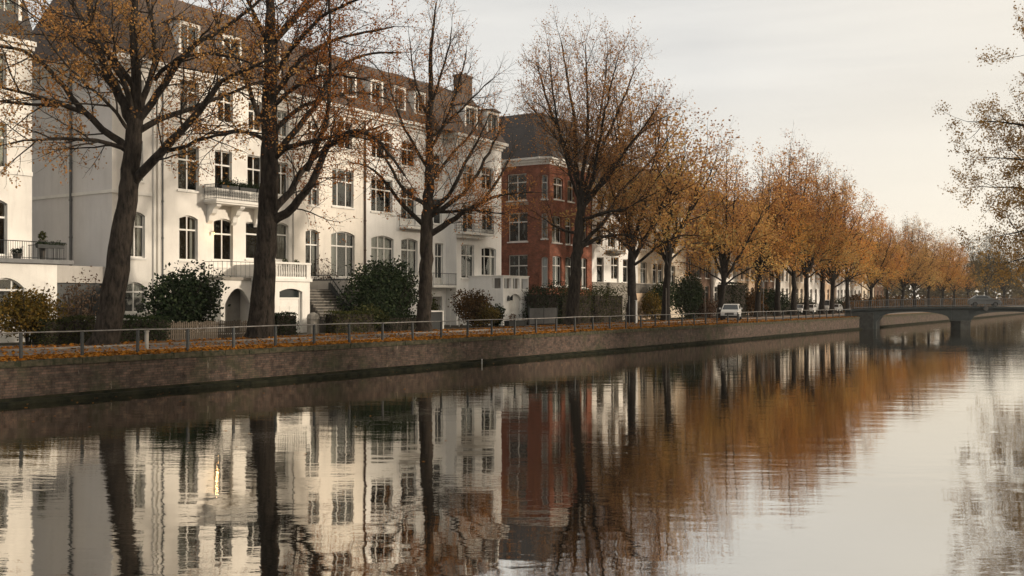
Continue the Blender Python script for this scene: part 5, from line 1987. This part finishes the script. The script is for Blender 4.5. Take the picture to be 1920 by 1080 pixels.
def photo_tree(name, label, px, X, trunk, limbs, cfg, bark, leafm, lsize, seed, trunk_kids=None, keep=None, tcfg=None):
    """trunk and main limbs placed as measured from the photograph at the tree's own distance, with depth of their own"""
    dp = dep(px, X)
    base = (X, Yp(px, X), G)
    root = thing(name, label, 'tree', base)
    T = Tree(seed)
    r = random.Random(seed)
    sc = dp / F
    tp = [at(a, b, dp) for a, b, _ in trunk]
    tp[0] = np.array((tp[0][0], tp[0][1], G - .15))
    tr = [w_ * sc for _, _, w_ in trunk]
    # root flare
    ctrl = [tp[0]] + [tp[0] * .75 + tp[1] * .25] + tp[1:]
    rad = [tr[0] * 1.25, tr[0] * .96] + tr[1:]
    pts, rr_ = T.limb(ctrl, rad, 12, .5, .035)
    if trunk_kids:
        T.kids(pts, rr_, 1, tcfg or cfg, trunk_kids, 1.0)
    for lim in limbs:
        (w0, w1), slope, poly = lim[0], lim[1], lim[2:]
        P = []
        cum = 0.0
        for k, (a, b) in enumerate(poly):
            if k:
                cum += math.hypot(a - poly[k - 1][0], b - poly[k - 1][1]) * sc
            # slope: metres towards the viewer per metre along the limb; lateral position keeps its own real place
            P.append(at(a, b, dp + lim[1] * cum))
        rads = list(np.linspace(w0 * sc, w1 * sc, len(P)))
        pts, rr_ = T.limb(P, rads, 7, .6, .04)
        T.kids(pts, rr_, 1, cfg, .12, 1.0)
    finish(T, root, bark, leafm, lsize, seed, keep)
    return root


# first tree
t1_trunk = [(193, 648, 27), (206, 600, 23.5), (217, 520, 22), (229, 440, 20), (237, 390, 18), (244, 330, 17), (249, 270, 15.5), (252, 225, 14)]
t1_limbs = [
    ((10, 2.5), .25, (249, 232), (222, 172), (200, 133), (182, 93), (173, 60), (167, 20), (160, -40), (150, -120)),
    ((6, 2), -.3, (252, 215), (240, 175), (227, 143), (207, 113), (193, 92), (170, 65), (140, 20), (110, -40)),
    ((6, 2), -.2, (251, 165), (230, 127), (205, 103), (178, 70), (150, 30), (120, -30)),
    ((11, 3), .05, (252, 228), (254, 147), (252, 100), (248, 50), (251, 0), (255, -80), (250, -170)),
    ((7, 2), .35, (258, 225), (270, 180), (288, 133), (293, 100), (290, 66), (282, 30), (272, -40), (276, -120)),
    ((7.5, 2), -.15, (258, 228), (300, 167), (333, 120), (357, 87), (393, 67), (430, 47), (477, 10), (520, -30)),
    ((4.5, 1.5), -.4, (290, 150), (320, 113), (353, 100), (400, 98), (447, 110), (490, 125)),
    ((6.5, 2), .3, (258, 247), (290, 227), (320, 215), (360, 207), (387, 198), (413, 180), (467, 160), (510, 148)),
    ((9.5, 2), -.3, (248, 345), (287, 300), (320, 267), (360, 227), (390, 193), (407, 160), (430, 140), (467, 128), (505, 110)),
    ((4.5, 1.5), -.45, (300, 287), (333, 280), (367, 267), (400, 253), (450, 245), (495, 252)),
    ((7.5, 2), .1, (242, 282), (213, 257), (180, 230), (163, 213), (133, 183), (110, 150), (93, 130), (67, 103), (40, 93), (0, 87), (-60, 80)),
    ((5, 1.5), -.35, (163, 213), (117, 200), (93, 185), (67, 177), (43, 178), (0, 163), (-50, 150)),
    ((4, 1.5), -.5, (110, 198), (90, 195), (60, 198), (20, 193), (-40, 183)),
    ((5, 1.5), -.5, (247, 290), (225, 268), (190, 262), (150, 265), (110, 255), (60, 262), (20, 270)),
    ((4, 1.2), -.6, (246, 250), (225, 215), (200, 190), (165, 160), (130, 130), (80, 60)),
    ((4, 1.2), .6, (238, 210), (200, 150), (160, 100), (110, 60), (50, 20), (0, -10))]
photo_tree('lime_tree', 'large leaning tree at the left with spreading limbs and sparse golden leaves', 195, -46.1, t1_trunk, t1_limbs,
           cfg_tree(3.2, 1.5, 1.6, 2.3, .9, 3.6, 17.0, .15, .02, r1=.05), M['bark'], M['leaf_gold'], .14, 1,
           keep=lambda P: (np.random.RandomState(2).uniform(0, 1, len(P)) < np.clip(1.0 - .06 * (P[:, 1] - 28), .5, 1)))

t2_trunk = [(487, 634, 27), (492, 580, 23), (497, 500, 20), (501, 430, 18.5), (503, 380, 18), (505, 330, 17), (507, 270, 15.5), (505, 200, 14), (507, 130, 12), (508, 60, 10), (506, 0, 8), (505, -80, 5), (500, -170, 2.5)]
t2_limbs = [
    ((9, 1.8), -.25, (508, 418), (550, 390), (579, 358), (597, 310), (618, 267), (667, 239), (702, 253), (738, 300), (758, 330)),
    ((8, 1.8), .3, (508, 400), (538, 370), (562, 327), (586, 299), (620, 268), (670, 250), (720, 235)),
    ((6, 1.5), -.4, (512, 300), (537, 274), (569, 267), (600, 262), (640, 250), (690, 262)),
    ((6.5, 1.6), .25, (510, 300), (555, 243), (576, 218), (601, 193), (608, 165), (620, 130), (660, 108), (710, 97), (752, 100)),
    ((6, 1.5), -.2, (575, 320), (600, 260), (607, 246), (615, 211), (618, 151), (620, 100), (618, 40), (615, -30)),
    ((6, 1.4), .1, (510, 190), (523, 162), (548, 134), (576, 98), (611, 81), (650, 66), (705, 58), (740, 50)),
    ((5, 1.4), .4, (510, 110), (520, 70), (541, 35), (576, 18), (610, -10), (650, -40)),
    ((5, 1.4), -.4, (512, 200), (541, 169), (583, 148), (611, 137), (640, 140), (690, 150)),
    ((6, 1.4), -.3, (500, 240), (491, 225), (474, 200), (467, 155), (460, 133), (440, 110), (420, 80), (400, 30)),
    ((4, 1.2), -.1, (500, 265), (463, 243), (435, 243), (400, 253), (370, 250)),
    ((4, 1.2), .4, (462, 140), (435, 134), (418, 148), (400, 172), (380, 200)),
    ((5, 1.4), .2, (503, 110), (498, 70), (477, 28), (463, 0), (450, -40), (430, -90)),
    ((5, 1.3), -.5, (508, 150), (540, 100), (580, 50), (620, 20), (670, 0), (720, -20)),
    ((5, 1.3), .5, (508, 90), (550, 40), (600, -20), (650, -60)),
    ((5, 1.3), .6, (509, 250), (560, 200), (620, 180), (680, 170), (740, 190))]
photo_tree('lime_tree', 'tall tree with a straight dark trunk in front of the porch, second from the left', 490, -46.4, t2_trunk, t2_limbs,
           cfg_tree(3.4, 1.8, 1.7, 2.9, .95, 3.4, 13.0, .15, .03, r1=.045), M['bark'], M['leaf_rust'], .13, 2, .45)

t3_trunk = [(794, 624, 15), (797, 560, 13), (799, 500, 12.5), (801, 440, 12), (803, 380, 10.5), (805, 330, 9), (805, 280, 7.5), (806, 220, 6), (808, 160, 4.8), (807, 100, 3.6), (812, 60, 2.6), (818, 5, 1.2)]
t3_limbs = [
    ((6.5, 1.2), -.15, (802, 442), (840, 418), (871, 397), (910, 374), (941, 364), (1000, 360)),
    ((3.5, 1), .2, (905, 378), (928, 348), (941, 327), (958, 295)),
    ((5.5, 1.1), .15, (804, 408), (840, 382), (868, 369), (897, 325), (918, 283), (931, 260), (945, 215)),
    ((5, 1.1), -.25, (804, 396), (835, 374), (853, 351), (868, 312), (884, 283), (900, 260), (915, 220)),
    ((4, 1), -.4, (804, 398), (845, 395), (897, 393), (942, 400)),
    ((4, 1), .3, (806, 343), (824, 322), (845, 288), (871, 268), (895, 235), (905, 200)),
    ((5, 1.1), .1, (800, 430), (773, 403), (741, 369), (721, 335), (690, 309), (660, 305)),
    ((4.5, 1), -.3, (802, 386), (767, 366), (747, 343), (726, 299), (697, 263), (665, 225)),
    ((3.5, 1), .3, (805, 320), (780, 280), (755, 235), (735, 180), (728, 130)),
    ((3.5, 1), -.2, (806, 280), (830, 240), (850, 190), (868, 130), (875, 95)),
    ((3, .8), .3, (807, 230), (785, 180), (772, 120), (768, 70)),
    ((3, .8), -.3, (807, 200), (825, 150), (842, 90), (848, 50)),
    ((3, .8), .0, (806, 260), (850, 220), (890, 180), (920, 150))]
photo_tree('lime_tree', 'slender nearly bare tree with a pointed top before the white houses, third from the left', 795, -45.2, t3_trunk, t3_limbs,
           cfg_tree(2.8, 1.9, 1.5, 3.0, .9, 3.4, 16.0, .15, .05, (28, 52), r1=.034), M['bark'], M['leaf_rust'], .125, 3, .38,
           keep=lambda P: (np.random.RandomState(5).uniform(0, 1, len(P)) < np.clip(1.05 - .085 * np.abs(P[:, 1] - Yp(790, -45.2)) * 2.2 - .05 * (P[:, 2] - 14), .1, 1)))

t4_trunk = [(1071, 609, 14), (1076, 550, 11.5), (1080, 500, 10.5), (1083, 460, 10), (1087, 420, 9), (1090, 385, 7.5)]
t4_limbs = [
    ((5.46, 0.96), .1, (1088, 398), (1082, 329), (1078, 265), (1078, 218), (1069, 180), (1060, 120), (1052, 75)),
    ((4.68, 0.96), -.15, (1090, 392), (1092, 320), (1103, 265), (1103, 214), (1100, 150), (1098, 85)),
    ((4.68, 0.96), .3, (1090, 395), (1120, 308), (1133, 265), (1154, 222), (1175, 170), (1192, 125)),
    ((4.29, 0.96), -.2, (1091, 392), (1128, 345), (1150, 320), (1176, 278), (1210, 235), (1235, 195)),
    ((3.90, 0.88), -.4, (1088, 415), (1133, 397), (1163, 397), (1188, 384), (1230, 360)),
    ((4.68, 0.88), .25, (1084, 468), (1124, 444), (1176, 438), (1200, 447)),
    ((4.29, 0.88), .4, (1086, 462), (1133, 418), (1163, 359), (1193, 329), (1230, 290)),
    ((3.12, 0.80), -.3, (1086, 438), (1048, 431), (1035, 419), (1012, 405)),
    ((3.90, 0.80), -.3, (1084, 345), (1050, 250), (1030, 200), (1015, 150), (1005, 115)),
    ((3.51, 0.80), .5, (1083, 335), (1060, 280), (1030, 240), (1000, 205), (985, 190)),
    ((3.51, 0.80), .5, (1093, 370), (1110, 300), (1125, 220), (1135, 150), (1140, 90)),
    ((3.51, 0.80), -.55, (1093, 380), (1115, 320), (1130, 230), (1145, 160), (1160, 105)),
    ((3.12, 0.80), -.6, (1086, 380), (1065, 310), (1045, 230), (1035, 160), (1030, 105)),
    ((3.51, 0.80), .1, (1100, 375), (1150, 310), (1190, 260), (1225, 230), (1255, 215))]
photo_tree('lime_tree', 'broad round topped tree with fine bare twigs before the red brick house', 1072, -45.0, t4_trunk, t4_limbs,
           cfg_tree(3.6, 1.7, 2.0, 2.7, 1.1, 3.2, 10.5, .2, .08, (24, 52), r1=.04), M['bark'], M['leaf_rust'], .14, 4)


# the row of orange trees: four grown models, each tree a copy
def row_model(seed, H=24.0, clear=6.5, leaf=2.4, spread=8.0, lean=0.0):
    T = Tree(seed)
    r = T.r
    top = clear + 2.0
    tp = np.array([(0, 0, -.2), (0.02, 0, 1.2), (lean * .3, .05, clear * .5), (lean * .7, 0, clear), (lean, .05, top)])
    pts, rr_ = T.limb(tp, [.58, .42, .36, .32, .25], 9, .8, .04)
    cfg = cfg_tree(4.2, 1.1, 2.3, 1.7, 1.2, 2.2, leaf, .28, .055, (28, 58), r1=.06)
    nl = 9
    for k in range(nl):
        a = k * 2.4 + r.uniform(-.3, .3)
        inner = k % 3 == 0
        rad_ = spread * (.35 if inner else r.uniform(.75, 1.0)) * .62
        z0 = clear * r.uniform(.85, 1.2)
        ze = H * (r.uniform(.86, .97) if inner else r.uniform(.55, .82))
        x, y_ = math.cos(a), math.sin(a)
        P = [(lean * .7, 0, z0), (lean + x * rad_ * .35, y_ * rad_ * .35, z0 + (ze - z0) * .3), (lean + x * rad_ * .75, y_ * rad_ * .75, z0 + (ze - z0) * .65), (lean + x * rad_, y_ * rad_, ze)]
        pts, rr_ = T.limb(P, [.2, .14, .09, .035], 6, .9, .08)
        T.kids(pts, rr_, 1, cfg, .15, 1.05)
    for k in range(3):       # low drooping boughs
        a = k * 2.09 + r.uniform(-.3, .3)
        x, y_ = math.cos(a), math.sin(a)
        rad_ = spread * r.uniform(.55, .8)
        z0 = clear * r.uniform(.8, 1.0)
        P = [(lean * .6, 0, z0), (x * rad_ * .4, y_ * rad_ * .4, z0 + 2.0), (x * rad_ * .75, y_ * rad_ * .75, z0 + 3.0), (x * rad_, y_ * rad_, z0 + 2.6)]
        pts, rr_ = T.limb(P, [.14, .1, .06, .03], 6, .9, .08)
        T.kids(pts, rr_, 1, cfg, .3, .85)
    return T


models = []
for k, (lf, ln_, cl, sp) in enumerate(((10.5, 0.0, 6.4, 8.5), (13, .6, 6.0, 9.5), (9.5, -.5, 7.0, 8.0), (15, .2, 6.2, 9.0), (8.5, .9, 6.8, 8.8), (12.5, -.8, 5.8, 9.5))):
    T = row_model(200 + k, 24.0, cl, lf, sp, ln_)
    V, Fq = T.wood()
    P = T.leaves()
    # fewer leaves at the very top, where the twigs show bare
    ph_ = T.r.uniform(0, 6, 3)
    clump = np.sin(P[:, 0] * .75 + ph_[0]) * np.sin(P[:, 1] * .8 + ph_[1]) * np.sin(P[:, 2] * .6 + ph_[2])
    kp = T.r.uniform(0, 1, len(P)) < np.clip(1.2 - (P[:, 2] / 24.0) ** 2 * .85 + clump * .9, .12, 1)
    P = P[kp]
    models.append((V, Fq, P))
    print('MODEL', len(Fq), len(P))
ROW = [  # px, crown top row in the photo, label, model
    (1185, 105, 'orange tree with two low side limbs before the curved balcony, fifth trunk from the left', 4),
    (1248, 160, 'forked orange tree between the cream terrace and the dark bush, sixth trunk from the left', 2),
    (1350, 265, 'orange tree whose trunk stands just left of the small white car', 5),
    (1420, 268, 'orange tree carrying the dark square sign beside its trunk', 1),
    (1457, 262, 'orange tree with a slanting trunk right of the dark square sign', 4),
    (1488, 268, 'orange tree with a thick leaning trunk left of the parked white cars', 3),
    (1512, 290, 'orange tree rising between the two hidden white cars', 0),
    (1541, 305, 'orange tree leaning beside the white van', 2),
    (1559, 325, 'orange tree whose trunk stands just right of the white van', 5),
    (1590, 340, 'orange tree before the peach house near the bridge', 3),
    (1631, 388, 'golden orange tree just behind the left end of the bridge', 1),
    (1664, 402, 'hazy rust tree above the left part of the first arch', 0),
    (1690, 412, 'hazy rust tree above the middle of the first arch', 4),
    (1716, 406, 'hazy golden tree with an upright stem above the first arch', 5),
    (1742, 412, 'hazy golden tree above the right part of the first arch', 3),
    (1766, 430, 'hazy orange tree above the bridge pier', 1),
    (1788, 450, 'hazy orange tree at the far end of the row right of the pier', 3)]
mesh_cache = {}
rrow = random.Random(77)


def tree_copy(name, label, loc, H, mi, group, wide=1.0):
    root = thing(name, label, 'tree', loc, group, rrow.uniform(0, 6.28))
    s = H / 25.5
    root.scale = (s * wide * rrow.uniform(.92, 1.1), s * wide * rrow.uniform(.92, 1.1), s)
    V, Fq, P = models[mi]
    if mi not in mesh_cache:
        tr_ = np_mesh('trunk', V, Fq, M['bark_far'], root, smooth=True)
        Vl, Fl, rv = leaf_quads(P, .25, 300 + mi)
        # gold low in the crown, rust brown towards the top, in clumps
        wv = 0.3 * np.sin(P[:, 0] * .8 + 1) * np.cos(P[:, 1] * .7) + 0.2 * np.sin(P[:, 2] * .6 + P[:, 1] * .5)
        hb = np.interp(P[:, 2], [6, 12, 19, 25], [.78, .62, .36, .3])
        cr_ = np_mesh('crown', Vl, Fl, M['leaf_row'], root, np.clip(hb + (rv - .5) * .75 + wv * .6, 0, 1))
        mesh_cache[mi] = (tr_, cr_)
    else:
        for o in mesh_cache[mi]:
            c = o.copy()
            COL.objects.link(c)
            c.parent = root
    return root


for i, (px, yt, lab, mi) in enumerate(ROW):
    X = -45.0 + rrow.uniform(-.5, .5)
    tree_copy('lime_tree', lab, (X, Yp(px, X), G), (HY - yt) / F * dep(px, X) + CAMZ - G, mi, 'autumn trees in the row along the canal', 1.08)
# unseen trees added on the near bank to shade the quay and facades opposite
for k, (x, y_) in enumerate(((9, 22), (8.5, 33), (8.5, 45), (8, 56), (8.5, 68))):
    tree_copy('shade_lime_tree', 'leafy autumn tree added unseen behind the near bank wall for its shade', (x, y_, G), [21, 19, 22, 20, 21, 20, 22, 21, 20, 21][k], [5, 3, 1, 0, 3, 5, 1, 3, 0, 1][k], 'autumn trees added on the near bank for shade')

# far grey trees across the end of the view
FARW = [(1815, 300, 19, 'grey hazy tree at the far bend right of the orange row', 0), (1850, 315, 25, 'tall grey hazy tree above the right arch, largest far off', 2), (1885, 330, 22, 'grey hazy tree below the overhanging leaves', 1),
        (1925, 340, 22, 'grey hazy tree at the right edge of the picture', 3)]
for px, d_, H, lab, mi in FARW:
    p = at(px, 560, d_)
    root = tree_copy('distant_tree', lab, (p[0], p[1], G), H, mi, 'hazy trees far down the canal', 1.25)
    for c in root.children:
        if c.name.startswith('crown'):
            c.data = c.data.copy()
            c.data.materials[0] = M['leaf_olive']
# far wood that closes the view, reads as one mass
r_ = np.random.RandomState(91)
n = 26000
pxs = r_.uniform(1560, 2350, n)
dd = 400 + 60 * r_.uniform(0, 1, n)
top = 13 + 3.0 * np.sin(pxs * .045) + 2.2 * np.sin(pxs * .11 + 1) + 1.2 * np.sin(pxs * .31)
zz = G + top * np.sqrt(r_.uniform(0, 1, n))
tt = (pxs - 960) / F * dd
P = np.stack([tt * CS - dd * SN, tt * SN + dd * CS, zz], 1)
V, Fq, rv = leaf_quads(P, 1.5, 92)
tag(np_mesh('distant_wood', V, Fq, M['leaf_olive'], rnd=rv), 'grey brown wood closing the far end of the canal', 'wood', kind='stuff')
# low growth along the far bank beyond the bridge
n = 15000
yy = 176 + 240 * r_.uniform(0, 1, n) ** 1.2
xx = -47.5 + r_.normal(0, 1.0, n)
hh = 2.0 + .8 * np.sin(yy * .35) + .5 * np.sin(yy * .9)
P = np.stack([xx, yy, G + np.abs(hh) * r_.uniform(0, 1, n) ** .7], 1)
V, Fq, rv = leaf_quads(P, .5, 93)
tag(np_mesh('undergrowth', V, Fq, M['leaf_brown'], rnd=rv), 'dim low bushes under the hazy trees beyond the bridge', 'undergrowth', kind='stuff')

# trees of the right bank: one overhangs the picture
def right_tree(px, d_, H, label, seed, leafm, lsize=.2, leaf=6.0, spread=10.0):
    p = at(px, 560, d_)
    root = thing('bank_tree', label, 'tree', (p[0], p[1], G))
    T = Tree(seed)
    r = T.r
    pts, rr_ = T.limb([(0, 0, -.2), (.1, 0, 3), (.2, .1, 7), (.1, .2, H * .6), (0, 0, H * .97)], [.6, .5, .42, .25, .04], 9, .8, .04)
    cfg = cfg_tree(3.8, 1.3, 2.1, 2.2, 1.0, 2.6, leaf, .25, .02, (30, 60), r1=.05)
    T.kids(pts, rr_, 1, cfg, .35, 1.0)
    nl = 32
    for k in range(nl):
        a = k * 2.4 + r.uniform(-.3, .3)
        z0 = 3.2 + (H * .8 - 3.2) * k / nl
        rad_ = spread * (1.0 if k < nl * .5 else 1.0 - .65 * (k / nl - .5) * 2) * r.uniform(.85, 1.08)
        x, y_ = math.cos(a), math.sin(a)
        P = [(.15, .1, z0), (x * rad_ * .4, y_ * rad_ * .4, z0 + 1.8), (x * rad_ * .75, y_ * rad_ * .75, z0 + (3.0 if k > 7 else 2.3)), (x * rad_, y_ * rad_, z0 + (3.3 if k > 7 else 1.6))]
        pts, rr_ = T.limb(P, [.17, .12, .07, .03], 6, .9, .08)
        T.kids(pts, rr_, 1, cfg, .2, 1.0)
    T.V = [v + np.array((p[0], p[1], G)) for v in T.V]
    T.L = [v + np.array((p[0], p[1], G)) for v in T.L]
    finish(T, root, M['bark'], leafm, lsize, seed)


right_tree(2136, 78, 29, 'tree reaching in from the right edge with small olive brown leaves', 401, M['leaf_umber'], .165, 62.0, 12.0)

# ------------------------------------------------------------------ haze
hm = MB()
hm.box(-400, -40, -1.2, 400, 720, 45)
ho = hm.build('haze', [])
hmat = bpy.data.materials.new('haze_air')
hmat.use_nodes = True
t = hmat.node_tree
for n in list(t.nodes):
    t.nodes.remove(n)
pv = N(t, 'ShaderNodeVolumePrincipled')
pv.inputs['Color'].default_value = (0.95, 0.9, 0.84, 1)
pv.inputs['Density'].default_value = 0.00017
pv.inputs['Anisotropy'].default_value = 0.3
o_ = N(t, 'ShaderNodeOutputMaterial')
L(t, pv.outputs[0], o_.inputs['Volume'])
ho.data.materials.append(hmat)
tag(ho, 'thin warm haze that greys the far trees down the canal', 'haze', kind='stuff')
